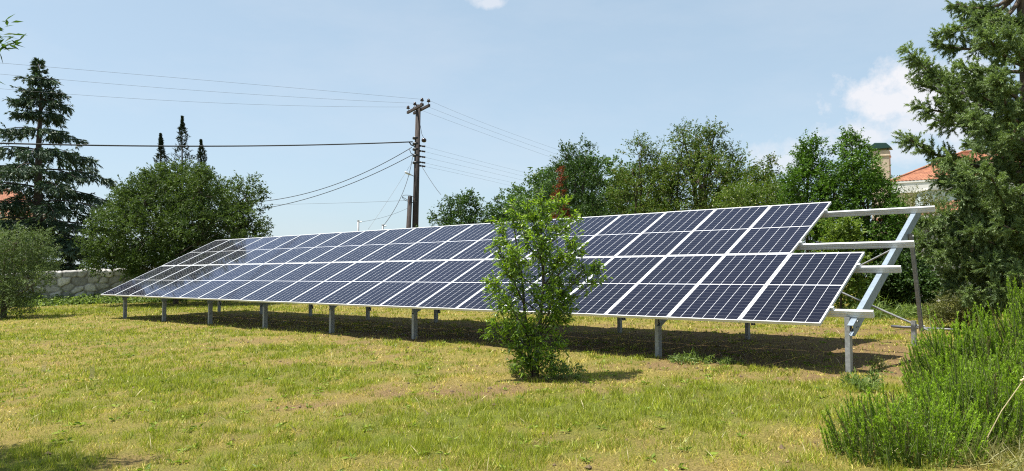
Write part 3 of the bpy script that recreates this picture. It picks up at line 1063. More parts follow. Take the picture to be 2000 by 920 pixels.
# ------------------------------------------------------------------ left side
# bushy tree behind the wall
b = on_ground(345, 33.5)
S = 33.5 / F_PX
def LB(px, py, wx, wz, dy=0.0, wy=None):
    """ellipsoid lobe seen at (px,py), half sizes in photo pixels, in the tree's own metres"""
    c = at(px, py, b.y + dy) - b
    return (c.x, dy, c.z, wx * S, (wy or wx) * S, wz * S)


lob = [LB(350, 450, 135, 120), LB(330, 372, 60, 44), LB(390, 378, 66, 48, -1), LB(285, 400, 58, 52, -1), LB(245, 440, 60, 62, 0), LB(225, 478, 54, 52, -.8), LB(450, 400, 54, 50, .5),
       LB(468, 460, 50, 60, -1), LB(300, 455, 70, 60, -2.0), LB(390, 470, 74, 60, -2.2), LB(430, 520, 62, 52, -1.5), LB(330, 515, 80, 40, -1.5), LB(205, 500, 46, 30, 0), LB(345, 430, 120, 76, 2.5), LB(360, 500, 110, 60, 2.0), LB(480, 385, 30, 34, 0), LB(490, 430, 28, 40, 0), LB(350, 342, 40, 20, 0)]
broad_tree('bushy_tree', b, lob, M['lf_bushy'], 'wide dense bushy tree behind the stone wall and the left end of the array', 'tree', 31, clumps=1350, twigs=8, per=13, twig_l=.40, leaf=(.105, .05), trunk_h=1.3, trunk_r=.11, spread=.8, upbias=.3)


def plume_arrays(c0, d0, length, per, bl, bw, rg, cone=.7, up=.4):
    """feathery conifer sprays: blades all along a short twig, leaning forward"""
    n = len(c0)
    t = rg.uniform(0, 1, (n, per))
    p = c0[:, None] + d0[:, None] * (t * length[:, None])[..., None]
    side = unit(rg.normal(size=(n, per, 3)))
    dd = unit(d0[:, None] * 1.0 + side * cone)
    return leaf_arrays(p.reshape(-1, 3), dd.reshape(-1, 3), bl, bw, rg, up)


def cypress(base, h, w, seed, label, group, lean=(0, 0)):
    rg = np.random.default_rng(seed)
    root = empty('cypress_tree', base, 0, label, 'tree', group)
    mb = MB(); mb.tube([(0, 0, -.2), (lean[0] * .5, 0, h * .5), (lean[0], lean[1], h * .97)], [w * .25, w * .15, .015], 7); mb.build('trunk', M['bark_dark'], root, smooth=True)
    a_ph = rg.uniform(0, 6)
    n = 760
    z = h - .05 - (h * .6) * rg.random(n) ** 1.5
    u_ = (h - z) / h
    rad = np.minimum(w, .23 * np.maximum(h - z - .25, 0)) * (.75 + .45 * np.sin(z * 4.1 + a_ph)) * rg.uniform(.25, 1, n)
    a = rg.uniform(0, 2 * np.pi, n)
    c = np.stack([np.cos(a) * rad + lean[0] * (z / h) ** 2, np.sin(a) * rad, z - .12], 1)
    d = unit(np.stack([np.cos(a) * .75, np.sin(a) * .75, .7 + 1.5 * np.exp(-(h - z) * 2)], 1) + rg.normal(size=(n, 3)) * .35)
    V = plume_arrays(c, d, rg.uniform(.5, 1.2, n) * np.minimum(.38, .04 + .13 * (h - z)), 15, .11, .035, rg, .5)
    leaves_obj('crown', [V], rg, M['lf_cypress'], root)


CG = 'dark cypress tips above the bushy tree'
for (px, py, w, sd, lab, ln) in ((308, 258, .50, 1, 'leftmost and thinnest dark cypress tip above the bushy tree', -.35), (347, 224, .62, 2, 'tallest dark cypress tip above the bushy tree', -.25), (392, 270, .6, 3, 'rightmost dark cypress tip above the bushy tree, leaning left', -.5)):
    bb_ = on_ground(px + 10, 49)
    cypress(bb_, at(px, py, 49).z - bb_.z, w, sd, lab, CG, (ln, 0))


# cedar with tiers of level branches
def cedar(base, h, seed, label):
    rg = np.random.default_rng(seed)
    root = empty('cedar_tree', base, 0, label, 'tree')
    mb = MB()
    mb.tube([(0, 0, -.3), (0.05, 0, h * .3), (-.05, 0, h * .65), (.0, 0, h * .9), (-.25, 0, h)], [.34, .27, .15, .05, .02], 9)
    C, Dv, Ln = [], [], []
    z = 1.6
    wi = 0
    while z < h - .25:
        u_ = (h - z) / h
        prof_ = .3 + 4.5 * min(1, u_ * 1.55) ** .95
        nb_ = 7 if u_ > .35 else 6 if u_ > .1 else 4
        a0 = rg.uniform(0, 6.28)
        tier = rg.uniform(.72, 1.12)
        for k in range(nb_):
            a = a0 + k * 2 * math.pi / nb_ + rg.uniform(-.3, .3)
            L = prof_ * tier * rg.choice((.62, .8, .92, 1.0, 1.1)) * rg.uniform(.9, 1.08) * (.82 if u_ < .25 else 1)
            dirh = np.array([math.cos(a), math.sin(a), 0])
            sd_ = np.array([-math.sin(a), math.cos(a), 0])
            rise = rg.uniform(-.02, .16) + .12 * (1 - u_)
            pts = []
            z0 = z + rg.uniform(-.09, .09)
            for i in range(7):
                t = i / 6
                pts.append(dirh * L * t + np.array([0, 0, z0 + L * (rise * t - .26 * t ** 2.4)]))
            mb.tube(pts, [.05 * (1 - i / 7) * (.4 + u_) + .008 for i in range(7)], 5, caps=False)
            nsub = int((15 + 9 * max(0, u_ - .3)) * L) + 6
            for s in range(nsub):
                t = .12 + .88 * rg.random() ** .8
                f = t * 6; i = min(int(f), 5); p = pts[i] * (1 - (f - i)) + pts[i + 1] * (f - i)
                w_ = L * .32 * (1 - t * .72) + .12
                sgn = rg.choice((-1, 1))
                off = rg.random() * w_
                q = p + sd_ * sgn * off + dirh * off * .45
                q[2] -= off * .22 + rg.random() * .05
                d_ = dirh * .55 + sd_ * sgn * .5 + np.array([0, 0, -.42])
                C.append(q); Dv.append(d_ + rg.normal(size=3) * .28); Ln.append(rg.uniform(.3, .62))
                if rg.random() < .22:
                    C.append(q); Dv.append(np.array([0, 0, -1.0]) + rg.normal(size=3) * .35); Ln.append(rg.uniform(.2, .5))
        z += (1.12 - 1.1 * max(0, u_ - .42)) * (.5 + .55 * min(1, u_ * 2)) * rg.uniform(.8, 1.25)
        wi += 1
    # ragged leader that nods left
    for k in range(110):
        t = rg.random()
        a = rg.uniform(0, 6.28); rr_ = .12 + .55 * t * rg.random()
        C.append(np.array([-.25 * (1 - t) + math.cos(a) * rr_ * .5, math.sin(a) * rr_ * .5, h - 1.5 * t])); Dv.append(np.array([math.cos(a) - .45 * (1 - t), math.sin(a), .5 - .7 * t]) + rg.normal(size=3) * .25); Ln.append(.16 + .4 * t * rg.random())
    mb.build('trunk', M['bark_dark'], root, smooth=True)
    V = plume_arrays(np.array(C), unit(np.array(Dv)), np.array(Ln), 16, .22, .062, rg, .55, .5)
    leaves_obj('crown', [V], rg, M['lf_cedar'], root)
    print('cedar', len(V))


cb = on_ground(70, 44)
cedar(cb, at(66, 120, 44).z - cb.z, 8, 'tall dark cedar with tiers of drooping branches at the left')

# olive in front of the wall at the left edge
b = on_ground(12, 25.5); S = 25.5 / F_PX
lob = [LB(15, 545, 55, 62), LB(60, 490, 34, 34), LB(30, 475, 36, 26, -.4), LB(80, 520, 26, 32, .3), LB(-30, 520, 60, 60), LB(60, 560, 36, 36, -.5), LB(15, 590, 40, 30, -.6), LB(-60, 580, 50, 40)]
broad_tree('olive_tree', b, lob, M['lf_olive'], 'grey green olive tree at the left edge in front of the stone wall', 'tree', 12, clumps=560, twigs=6, per=14, twig_l=.42, leaf=(.075, .022), trunk_h=.7, trunk_r=.1, upbias=.5, spread=.6)

# tree standing just outside the left edge: its lowest branch hangs into the corner and shades the lawn
b = Vector((-6.05, 5.6, gz(-6.05, 5.6)))
lob = [(0, 0, 3.9, .85, .7, .7), (.55, -.2, 3.7, .6, .4, .4), (-.7, .1, 4.0, .7, .6, .6), (.2, -.5, 4.0, .6, .5, .5), (1.32, .1, 3.42, .60, .22, .28), (0, .3, 4.3, .6, .5, .5)]
broad_tree('overhanging_tree', b, lob, M['lf_walnut'], 'tree outside the left edge whose narrow leaves hang into the top left corner', 'tree', 44, clumps=210, twigs=5, per=12, twig_l=.30, leaf=(.10, .026), trunk_h=2.4, trunk_r=.08, upbias=-.1, spread=.8)
tb = at(6, 50, 6.6) - b
bm_leaf = np.random.default_rng(7)

# ------------------------------------------------------------------ trees behind the array
def shrub_at(name, px0, px1, top, D, base_px=None, **kw):
    """a lumpy tree filling photo columns px0..px1 up to row `top`, standing D metres away"""
    bb = on_ground((px0 + px1) / 2, D)
    h = at(0, top, D).z - bb.z
    w = (px1 - px0) / 2 * D / F_PX
    rg = np.random.default_rng(kw.get('seed', 1) + 500)
    z0 = kw.pop('z0', .25)
    n = kw.pop('n', 9)
    lobes = kw.pop('lobes', None)
    if lobes is None: lobes = lobes_for(w, h, z0, rg, n, kw.pop('depth', min(w, 1.8)))
    return broad_tree(name, bb, lobes, **kw)


shrub_at('shrub', 808, 972, 384, 30, mat=M['lf_dark'], label='rounded dark green shrub right beside the utility pole', cat='shrub', seed=61, clumps=260, twigs=6, per=12, twig_l=.4, leaf=(.10, .055), trunk_h=.6, trunk_r=.07, group=TG)
shrub_at('shrub', 935, 1075, 384, 33, mat=M['lf_pine'], label='loose light green shrub between the pole shrub and the young tree', cat='shrub', seed=62, clumps=240, twigs=6, per=11, twig_l=.5, leaf=(.11, .05), trunk_h=.6, trunk_r=.07, group=TG)
shrub_at('shrub', 905, 1035, 388, 28.5, mat=M['lf_dark'], label='small dark green shrub between the pole shrub and the young tree', cat='shrub', seed=75, clumps=170, twigs=6, per=12, twig_l=.36, leaf=(.10, .05), trunk_h=.5, trunk_r=.06, group=TG)
# round crowned tree far back
b = on_ground(1130, 54); S = 54 / F_PX
lob = [LB(1130, 395, 110, 70), LB(1055, 395, 62, 44), LB(1100, 362, 60, 36, -1), LB(1160, 345, 60, 34, 0), LB(1205, 352, 56, 38, 0), LB(1240, 380, 60, 46), LB(1010, 415, 46, 36), LB(1100, 430, 110, 60, -2), LB(1200, 440, 110, 60, -2)]
broad_tree('round_crowned_tree', b, lob, M['lf_pine'], 'distant tree with a smooth rounded green crown behind the dark pointed laurel', 'tree', 63, clumps=420, twigs=6, per=12, twig_l=.7, leaf=(.2, .12), trunk_h=2.5, trunk_r=.3, group=TG)
# dark pointed laurel
b = on_ground(1122, 29); S = 29 / F_PX
lob = [LB(1122, 400, 52, 90), LB(1104, 335, 22, 46), LB(1146, 320, 20, 44), LB(1120, 340, 26, 40, .4), LB(1085, 365, 18, 40, -.3), LB(1160, 380, 22, 60, -.3), LB(1125, 440, 60, 60, -.6), LB(1146, 293, 10, 18), LB(1106, 302, 10, 16), LB(1095, 430, 30, 70, -.5)]
broad_tree('dark_laurel_tree', b, lob, M['lf_dark'], 'dark pointed laurel tree with two upright tips, right of the young tree top', 'tree', 64, clumps=360, twigs=7, per=13, twig_l=.36, leaf=(.085, .036), trunk_h=.8, trunk_r=.08, upbias=1.0, spread=.5, group=TG)
# reddish climber-like shoot in front of it
b = on_ground(1094, 26.5); S = 26.5 / F_PX
lob = [LB(1094, 400, 9, 40), LB(1091, 350, 6, 26), LB(1096, 440, 14, 40)]
broad_tree('red_leaved_shrub', b, lob, M['lf_red'], 'slender red leaved shrub rising between the young tree and the dark laurel', 'shrub', 65, clumps=46, twigs=5, per=10, twig_l=.2, leaf=(.07, .035), trunk_h=.8, trunk_r=.03, upbias=.8)
# the big loose oak-like group, three crowns
b = on_ground(1250, 30); S = 30 / F_PX
lob = [LB(1255, 400, 70, 80), LB(1248, 300, 26, 24), LB(1235, 330, 26, 30), LB(1270, 335, 34, 34, .4), LB(1225, 380, 34, 44), LB(1285, 385, 40, 54, -.5), LB(1250, 440, 70, 56, -.6), LB(1252, 283, 11, 9), LB(1292, 290, 10, 12, .4), LB(1200, 430, 40, 50)]
broad_tree('loose_crowned_tree', b, lob, M['lf_oak'], 'loose grey green tree with sparse top sprays, left of the tallest middle tree', 'tree', 66, clumps=360, twigs=7, per=14, twig_l=.42, leaf=(.072, .04), trunk_h=1.2, trunk_r=.12, group=TG, upbias=.5)
b = on_ground(1365, 29); S = 29 / F_PX
lob = [LB(1365, 390, 78, 90), LB(1335, 280, 24, 24), LB(1360, 270, 22, 22, .3), LB(1385, 285, 26, 26), LB(1340, 320, 40, 36, -.4), LB(1390, 325, 40, 40, .3), LB(1365, 350, 60, 50, -.8), LB(1310, 370, 36, 50), LB(1420, 370, 40, 54), LB(1365, 440, 90, 54, -.8), LB(1395, 262, 12, 12), LB(1332, 258, 9, 9), LB(1430, 310, 12, 16), LB(1450, 305, 7, 10), LB(1448, 340, 16, 24)]
broad_tree('tall_middle_tree', b, lob, M['lf_oak'], 'tallest olive green tree behind the middle of the array', 'tree', 67, clumps=640, twigs=7, per=14, twig_l=.42, leaf=(.07, .042), trunk_h=1.2, trunk_r=.15, group=TG, upbias=.45)
b = on_ground(1490, 27); S = 27 / F_PX
lob = [LB(1488, 400, 46, 60), LB(1495, 335, 18, 18), LB(1475, 350, 20, 26), LB(1505, 365, 14, 26), LB(1470, 400, 34, 46, -.4), LB(1440, 420, 40, 50, -.4), LB(1500, 320, 8, 9)]
broad_tree('slender_tree', b, lob, M['lf_oak'], 'smaller light tree with see-through top between the tallest tree and the oleander', 'tree', 68, clumps=240, twigs=6, per=10, twig_l=.36, leaf=(.085, .045), trunk_h=1.0, trunk_r=.08, group=TG, upbias=.5)
b = on_ground(1485, 24); S = 24 / F_PX
lob = [LB(1470, 420, 50, 40), LB(1445, 385, 26, 22), LB(1500, 392, 30, 24), LB(1535, 388, 26, 22, .3), LB(1520, 430, 40, 40), LB(1430, 420, 30, 36)]
broad_tree('oleander_shrub', b, lob, M['lf_oleander'], 'yellow green oleander with white flowers just above the array edge', 'shrub', 69, clumps=200, twigs=6, per=12, twig_l=.34, leaf=(.10, .026), trunk_h=.6, trunk_r=.05, group=TG, upbias=.7, spread=.6)
b = on_ground(1580, 22.5); S = 22.5 / F_PX
lob = [LB(1580, 400, 40, 90), LB(1585, 310, 20, 34), LB(1578, 345, 28, 36), LB(1560, 375, 26, 40, -.2), LB(1605, 385, 26, 46, -.2), LB(1580, 450, 50, 60, -.4), LB(1587, 287, 9, 12)]
broad_tree('laurel_tree', b, lob, M['lf_laurel'], 'narrow conical glossy laurel tree above the upper right panels', 'tree', 70, clumps=330, twigs=7, per=14, twig_l=.3, leaf=(.07, .035), trunk_h=.6, trunk_r=.07, group=TG, upbias=.8, spread=.6)
b = on_ground(1678, 22); S = 22 / F_PX
lob = [LB(1678, 420, 70, 100), LB(1664, 300, 24, 30), LB(1682, 320, 20, 32), LB(1640, 325, 26, 40), LB(1670, 345, 46, 46, -.4), LB(1696, 372, 30, 40), LB(1630, 380, 34, 50, -.3), LB(1722, 410, 28, 40), LB(1690, 440, 70, 70, -.6), LB(1640, 470, 50, 70, -.4), LB(1730, 480, 44, 70, -.4), LB(1664, 276, 9, 10), LB(1645, 292, 8, 12), LB(1690, 560, 80, 60), LB(1760, 530, 50, 80, .2)]
broad_tree('laurel_tree', b, lob, M['lf_laurel'], 'broad glossy laurel tree behind the bare rails, left of the house', 'tree', 71, clumps=760, twigs=7, per=14, twig_l=.3, leaf=(.07, .036), trunk_h=.6, trunk_r=.1, group=TG, upbias=.7, spread=.65)
b = on_ground(1640, 19.5); S = 19.5 / F_PX
lob = [LB(1640, 470, 32, 36), LB(1625, 450, 18, 20), LB(1655, 455, 18, 24), LB(1645, 510, 36, 50), LB(1640, 560, 40, 50)]
broad_tree('shrub', b, lob, M['lf_bright'], 'yellowish leafy shrub seen between the two upper bare rails', 'shrub', 72, clumps=150, twigs=5, per=11, twig_l=.28, leaf=(.085, .045), trunk_h=.5, trunk_r=.04, group=TG, upbias=.6)
b = on_ground(1785, 22); S = 22 / F_PX
lob = [LB(1785, 440, 44, 36), LB(1760, 410, 26, 22), LB(1800, 405, 30, 22), LB(1830, 420, 26, 24), LB(1790, 490, 60, 56), LB(1760, 560, 50, 50), LB(1820, 560, 40, 60)]
broad_tree('feathery_shrub', b, lob, M['lf_juniper'], 'pale feathery shrub behind the end of the top rail', 'shrub', 73, clumps=230, twigs=7, per=14, twig_l=.36, leaf=(.09, .018), trunk_h=.5, trunk_r=.05, group=TG, upbias=.9, spread=.5)
# low dark hedge behind the array (closes the view below the table edge and under the rails)
for k, (px0, px1, top, D, sd) in enumerate(((1000, 1210, 400, 32, 81), (1180, 1390, 385, 33, 82), (1370, 1580, 385, 32, 83), (1700, 1830, 505, 20.5, 85))):
    lab = ('dark hedge shrub behind the array just right of the young tree', 'dark hedge shrub behind the array under the tallest tree', 'dark hedge shrub behind the array under the oleander', 'dark hedge shrub behind the rear strut of the frame')[k]
    shrub_at('hedge_shrub', px0, px1, top, D, mat=M['lf_laurel' if k < 3 else 'lf_dark'], label=lab, cat='shrub', seed=sd, clumps=330, twigs=6, per=11, twig_l=.34, leaf=(.09, .045), trunk_h=.4, trunk_r=.05, group='dark hedge shrubs behind the array', z0=.05)

# ------------------------------------------------------------------ conifer on the right
def conifer(base, seed, label):
    rg = np.random.default_rng(seed)
    root = empty('conifer_tree', base, 0, label, 'tree')
    mb = MB()
    H = 10.5
    tr = lambda z: np.array([.10 * math.sin(z * .5), .08 * math.cos(z * .4), z])
    zz = [-.3, .6, 1.6, 2.8, 4.2, 5.6, 7.2, 9, H]
    mb.tube([tr(z) for z in zz], [.24, .2, .18, .16, .13, .1, .07, .04, .012], 10)
    D0 = base.y
    br = []
    # branches whose tips stand out in the photograph: tip column, row, and how far in front of / behind the trunk
    for (px, py, dy, zr) in ((1868, 8, -.3, .5), (1845, 60, .3, .55), (1905, 35, -.6, .5), (1774, 100, -.2, -.55), (1830, 85, .5, -.1), (1800, 128, .2, -.55), (1792, 208, -.3, -.35), (1776, 272, -.5, -.4), (1822, 232, .5, .0), (1800, 160, .1, -.4),
                             (1840, 350, -.2, -.2), (1795, 430, -.6, .0), (1800, 470, -.8, .1), (1830, 500, -1.0, .2), (1845, 540, -.9, .3), (1850, 180, -.8, -.4), (1880, 130, -1.1, -.5), (1900, 230, -1.4, -.5), (1850, 300, -1.2, -.4), (1870, 380, -1.5, -.2), (1900, 450, -1.6, .0), (1840, 420, -1.3, .0), (1930, 330, -1.9, -.3), (1950, 150, -1.6, -.4), (1960, 440, -1.9, 0), (1870, 470, -1.4, 0.1), (1890, 330, -1.6, -.3), (1920, 60, -1.2, -.3), (1930, 520, -1.7, .3), (1880, 520, -1.2, .3), (1860, 560, -1.0, .35), (1900, 570, -1.5, .3), (1950, 560, -1.8, .3), (1990, 540, -2.0, .3), (1905, 180, -.9, -.3), (1930, 280, -.6, -.3), (1990, 380, -1.8, -.1), (1985, 250, -1.8, -.4), (1975, 70, -1.4, -.4)):
        tip = np.array(at(px, py, D0 + dy) - base)
        z0 = max(.5, tip[2] + zr * 1.1 + rg.uniform(-.1, .1))
        br.append((tr(z0), tip)); n_lead = len(br)
    for k in range(105):
        z0 = rg.uniform(.8, H - .6)
        u_ = (H - z0) / H
        L = (.35 + 2.3 * min(1, u_ * 1.6)) * rg.uniform(.6, 1.05)
        a = rg.uniform(0, 2 * np.pi)
        if math.cos(a) < -.2: L = min(L, rg.uniform(.3, .8) / abs(math.cos(a)))
        if z0 > 4.2 and rg.random() < .45: continue
        d_ = np.array([math.cos(a), math.sin(a), rg.uniform(-.05, .5)])
        br.append((tr(z0), tr(z0) + d_ * L))
    C, Dv, Ln, Bi = [], [], [], []
    for bi, (a, b_) in enumerate(br):
        L = np.linalg.norm(b_ - a)
        off = np.array([0, 0, -.10 * L]) + rg.normal(size=3) * .06 * L
        pts = [a * (1 - t) + b_ * t + off * 4 * t * (1 - t) for t in np.linspace(0, 1, 8)]
        mb.tube(pts, [.045 * (1 - i / 8) + .006 for i in range(8)], 5, caps=False)
        ax_ = unit(b_ - a)
        n = int(L * (24 if bi < n_lead else 16)) + 8
        shade = rg.random()
        for s in range(n):
            t = .18 + .82 * rg.random() ** .7
            f = t * 7; i = min(int(f), 6); p = pts[i] * (1 - (f - i)) + pts[i + 1] * (f - i)
            d_ = unit(ax_ * .75 + unit(rg.normal(size=3)) * .75 + np.array([0, 0, .12]))
            l_ = rg.uniform(.12, .34) * (1.15 - .5 * t)
            C.append(p); Dv.append(d_); Ln.append(l_); Bi.append(shade)
            # side sprays
            for q in range(3):
                tt = rg.uniform(.35, 1.0)
                C.append(p + d_ * l_ * tt); Dv.append(unit(d_ + rg.normal(size=3) * .6)); Ln.append(rg.uniform(.08, .2)); Bi.append(shade)
    mb.build('trunk', M['bark'], root, smooth=True)
    C = np.array(C); Dv = np.array(Dv); Ln = np.array(Ln)
    per = 46
    V = plume_arrays(C, Dv, Ln, per, .055, .0115, rg, .7, .3)
    leaves_obj('crown', [V], rg, M['lf_conifer'], root, [np.repeat(np.array(Bi), per)])
    print('conifer', len(V))


conifer(on_ground(2010, 14.5), 91, 'large shaggy grey green conifer filling the right edge')

# low juniper at its foot
b = on_ground(1876, 15.0); S = 15.0 / F_PX
lob = [LB(1876, 612, 40, 24), LB(1850, 600, 22, 24), LB(1895, 595, 26, 26, .3), LB(1912, 620, 22, 18), LB(1842, 622, 20, 14)]
broad_tree('juniper_shrub', b, lob, M['lf_juniper'], 'low yellowish juniper on the ground at the foot of the conifer', 'shrub', 92, clumps=150, twigs=7, per=16, twig_l=.2, leaf=(.05, .012), trunk_h=.15, trunk_r=.03, upbias=.5, spread=.6)

# ------------------------------------------------------------------ young tree in front of the array
def young_tree(base, seed):
    rg = np.random.default_rng(seed)
    root = empty('young_tree', base, 0, 'young bright green narrow leaved tree standing in front of the array', 'tree')
    S_ = base.y / F_PX
    mb = MB()
    def loc(px, py, dy): return np.array([(px - 1045) * S_, dy, (738 - py) * S_])
    stem = [loc(1046, 742, 0), loc(1050, 690, .02), loc(1056, 620, 0), loc(1062, 560, .03), loc(1060, 500, .0), loc(1056, 440, .02), loc(1052, 392, 0)]
    mb.tube(stem, [.038, .029, .023, .019, .015, .010, .004], 8)
    stem2 = [loc(1042, 742, .05), loc(1034, 690, .08), loc(1026, 620, .12), loc(1020, 540, .15), loc(1008, 470, .18), loc(1000, 405, .2)]
    mb.tube(stem2, [.03, .025, .02, .015, .01, .004], 7)
    stems = [stem, stem2]
    tips = [(1052, 386, 0), (1002, 400, .1), (1098, 396, -.1), (1075, 402, .25), (1027, 410, -.25), (985, 436, .0), (1120, 424, .1), (968, 474, .1), (1118, 462, -.2), (1132, 488, .15), (955, 552, -.1), (965, 560, .2), (1172, 546, 0), (1166, 520, .15), (1140, 528, -.15),
            (985, 520, -.3), (1080, 560, -.35), (962, 640, -.1), (975, 610, .2), (1100, 590, .1), (1092, 540, .3), (1012, 500, -.4), (1040, 470, -.4), (1070, 450, -.3), (1030, 560, -.35), (1108, 610, -.1), (990, 590, -.25), (1040, 620, -.3),
            (1010, 660, -.15), (1085, 664, .1), (1022, 700, -.2), (1005, 620, .0), (1070, 480, .2), (1045, 420, -.2), (1090, 500, -.3), (990, 470, -.25), (1110, 520, .3), (1020, 440, .2)]
    C, Dv, Ln = [], [], []
    for (px, py, dy) in tips:
        tip = loc(px, py, dy)
        zst = max(.12, tip[2] - rg.uniform(.25, .5) - abs(tip[0]) * .25)
        st = stems[1] if px < 1015 and rg.random() < .6 else stems[0]
        zs = [p[2] for p in st]
        k = max(0, min(len(zs) - 2, int(np.searchsorted(zs, zst)) - 1))
        f = np.clip((zst - zs[k]) / (zs[k + 1] - zs[k]), 0, 1)
        a = st[k] * (1 - f) + st[k + 1] * f
        pts = limb(mb, a, tip, .012, .003, rg, .12, 5, 6)
        L = np.linalg.norm(tip - a)
        nt_ = int(L * 23) + 8
        for s in range(nt_):
            t = .22 + .78 * rg.random() ** .75
            f2 = t * 6; i = min(int(f2), 5); p = pts[i] * (1 - (f2 - i)) + pts[i + 1] * (f2 - i)
            d_ = unit(unit(tip - a) * .6 + rg.normal(size=3) * .7 + np.array([0, 0, .1]))
            C.append(p); Dv.append(d_); Ln.append(rg.uniform(.08, .22))
    # leafy suckers round the foot
    for k in range(70):
        a = rg.uniform(0, 6.28); r = rg.uniform(.03, .27)
        p = np.array([math.cos(a) * r, math.sin(a) * r, rg.uniform(.0, .3)])
        C.append(p); Dv.append(unit(np.array([math.cos(a) * .5, math.sin(a) * .5, 1.0]) + rg.normal(size=3) * .3)); Ln.append(rg.uniform(.15, .36))
    C = np.array(C); Dv = np.array(Dv); Ln = np.array(Ln)
    for k in range(0, len(C), 2):
        mb.tube([C[k], C[k] + Dv[k] * Ln[k]], [.0035, .0015], 4, caps=False)
    mb.build('trunk', M['bark_dark'], root, smooth=True)
    V = twig_leaves(C, Dv, Ln, 17, .062, .019, rg, .75, .1, .45)
    leaves_obj('crown', [V], rg, M['lf_young'], root)
    print('young', len(V))


young_tree(ground(1045, 738), 21)


# ------------------------------------------------------------------ small plants
def weed(base, h, w, seed, label, leafw=.012, n=26, leafl=.09, mat='lf_weed', cat='weed', name='weed_plant', group='weeds on the lawn'):
    rg = np.random.default_rng(seed)
    root = empty(name, base, 0, label, cat, group)
    mb = MB()
    C, Dv, Ln = [], [], []
    for k in range(n):
        a = rg.uniform(0, 6.28); r = rg.random() ** .6 * w
        foot = np.array([math.cos(a) * r * .7, math.sin(a) * r * .7, -.02])
        hh = h * rg.uniform(.5, 1.05) * (1 - .4 * (r / w))
        tip = foot + np.array([math.cos(a) * r * .5, math.sin(a) * r * .5, hh])
        mb.tube([foot, tip], [.003, .0015], 4, caps=False)
        C.append(foot * .8 + tip * .2); Dv.append(unit(tip - foot)); Ln.append(hh * .85)
    mb.build('stem', M['lf_weed'], root)
    V = twig_leaves(np.array(C), np.array(Dv), np.array(Ln), 14, leafl, leafw, rg, .95, .05, .5)
    leaves_obj('foliage', [V], rg, M[mat], root)
    return root


weed(ground(1098, 738), .30, .26, 301, 'tall leafy weed clump right beside the foot of the young tree', .016, 36, .08)
weed(ground(1012, 732), .22, .16, 302, 'weed tuft at the left foot of the young tree', .012, 20, .08)
weed(ground(1355, 708), .20, .34, 303, 'spreading weed at the edge of the table shadow near a front post', .016, 34, .08)
weed(ground(1425, 712), .13, .18, 304, 'small weed at the shadow edge right of the spreading weed', .014, 16, .07)
weed(ground(1680, 762), .20, .20, 305, 'weed with spiky leaves on the lawn in front of the last post', .014, 26, .09)
weed(ground(1705, 752), .26, .10, 306, 'thin upright weed just behind the spiky leaved one', .012, 10, .07)
weed(ground(1712, 722), .22, .10, 307, 'small dry weed right of the last front post', .01, 14, .06, 'lf_juniper')
weed(ground(1815, 676), .14, .22, 308, 'low weed beside the last rear post', .016, 24, .07)
weed(ground(1720, 622), .55, .75, 309, 'pale grassy weed clump at the hedge foot behind the beam', .02, 70, .22)
weed(ground(1800, 620), .35, .5, 310, 'leafy weed clump between the rear strut and the juniper', .03, 50, .14)

# broad leaved little plants, dead stalks and clods scattered through the lawn
rg = np.random.default_rng(17)
n = 1500
y = rg.uniform(4.6, 24, n) ; x = rg.uniform(-1, 1, n) * (.72 * y + 1)
g, b = fields(x, y)
k = rg.random(n) < .25 + .75 * (fbm(x * 1.5, y * 1.5, 33, 3) > .52)
x, y = x[k], y[k]; n = len(x)
z = true_ground(x, y)
per = 9
a = rg.uniform(0, 6.28, (n, per)); sz = rg.uniform(.5, 1.4, n)
pos = np.stack([x[:, None] + np.cos(a) * .008, y[:, None] + np.sin(a) * .008, np.repeat(z[:, None] + .012, per, 1)], -1).reshape(-1, 3)
dr = np.stack([np.cos(a), np.sin(a), rg.uniform(.1, .9, (n, per))], -1).reshape(-1, 3)
V = leaf_arrays(pos, unit(dr), .06, .02, rg, 1.0)
o = leaves_obj('lawn_weeds', [V], rg, M['lf_lawnweed'], None)
tag(o, 'small broad leaved weeds scattered through the lawn', 'weeds', kind='stuff')
n = 450
y = rg.uniform(4.8, 20, n); x = rg.uniform(-1, 1, n) * (.72 * y + 1)
pos = np.stack([x, y, true_ground(x, y)], 1)
V = leaf_arrays(pos, unit(np.stack([rg.normal(size=n) * .5, rg.normal(size=n) * .5, np.ones(n)], 1)), .15, .005, rg, 0)
o = leaves_obj('dead_stalks', [V], rg, M['straw'], None)
tag(o, 'thin pale dead grass stalks sticking up from the lawn', 'stalks', kind='stuff')
mbv, mbf = [], []
n = 5200
y = rg.uniform(4.8, 22, n); x = rg.uniform(-1, 1, n) * (.72 * y + 1)
g, b = fields(x, y)
k = rg.random(n) < np.clip(b * 1.6, .02, 1)
x, y = x[k], y[k]; n = len(x)
sz = np.minimum(rg.gamma(2.0, .0055, n), .028)
oct_ = np.array([(1, 0, 0), (0, 1, 0), (-1, 0, 0), (0, -1, 0), (0, 0, .8), (0, 0, -.8)])
tri = np.array([(0, 1, 4), (1, 2, 4), (2, 3, 4), (3, 0, 4), (1, 0, 5), (2, 1, 5), (3, 2, 5), (0, 3, 5)])
v = oct_[None] * sz[:, None, None] * rg.uniform(.6, 1.35, (n, 6, 1)) + np.stack([x, y, true_ground(x, y) + sz * .3], 1)[:, None]
f = (tri[None] + (np.arange(n) * 6)[:, None, None]).reshape(-1)
o = np_mesh('soil_clods', v.reshape(-1, 3), f, np.full(n * 8, 3), plain('clod_soil', (.13, .09, .05), .95, 0, .6, 3))
tag(o, 'dark crumbs of soil and pebbles on the bare spots of the lawn', 'soil', kind='stuff')

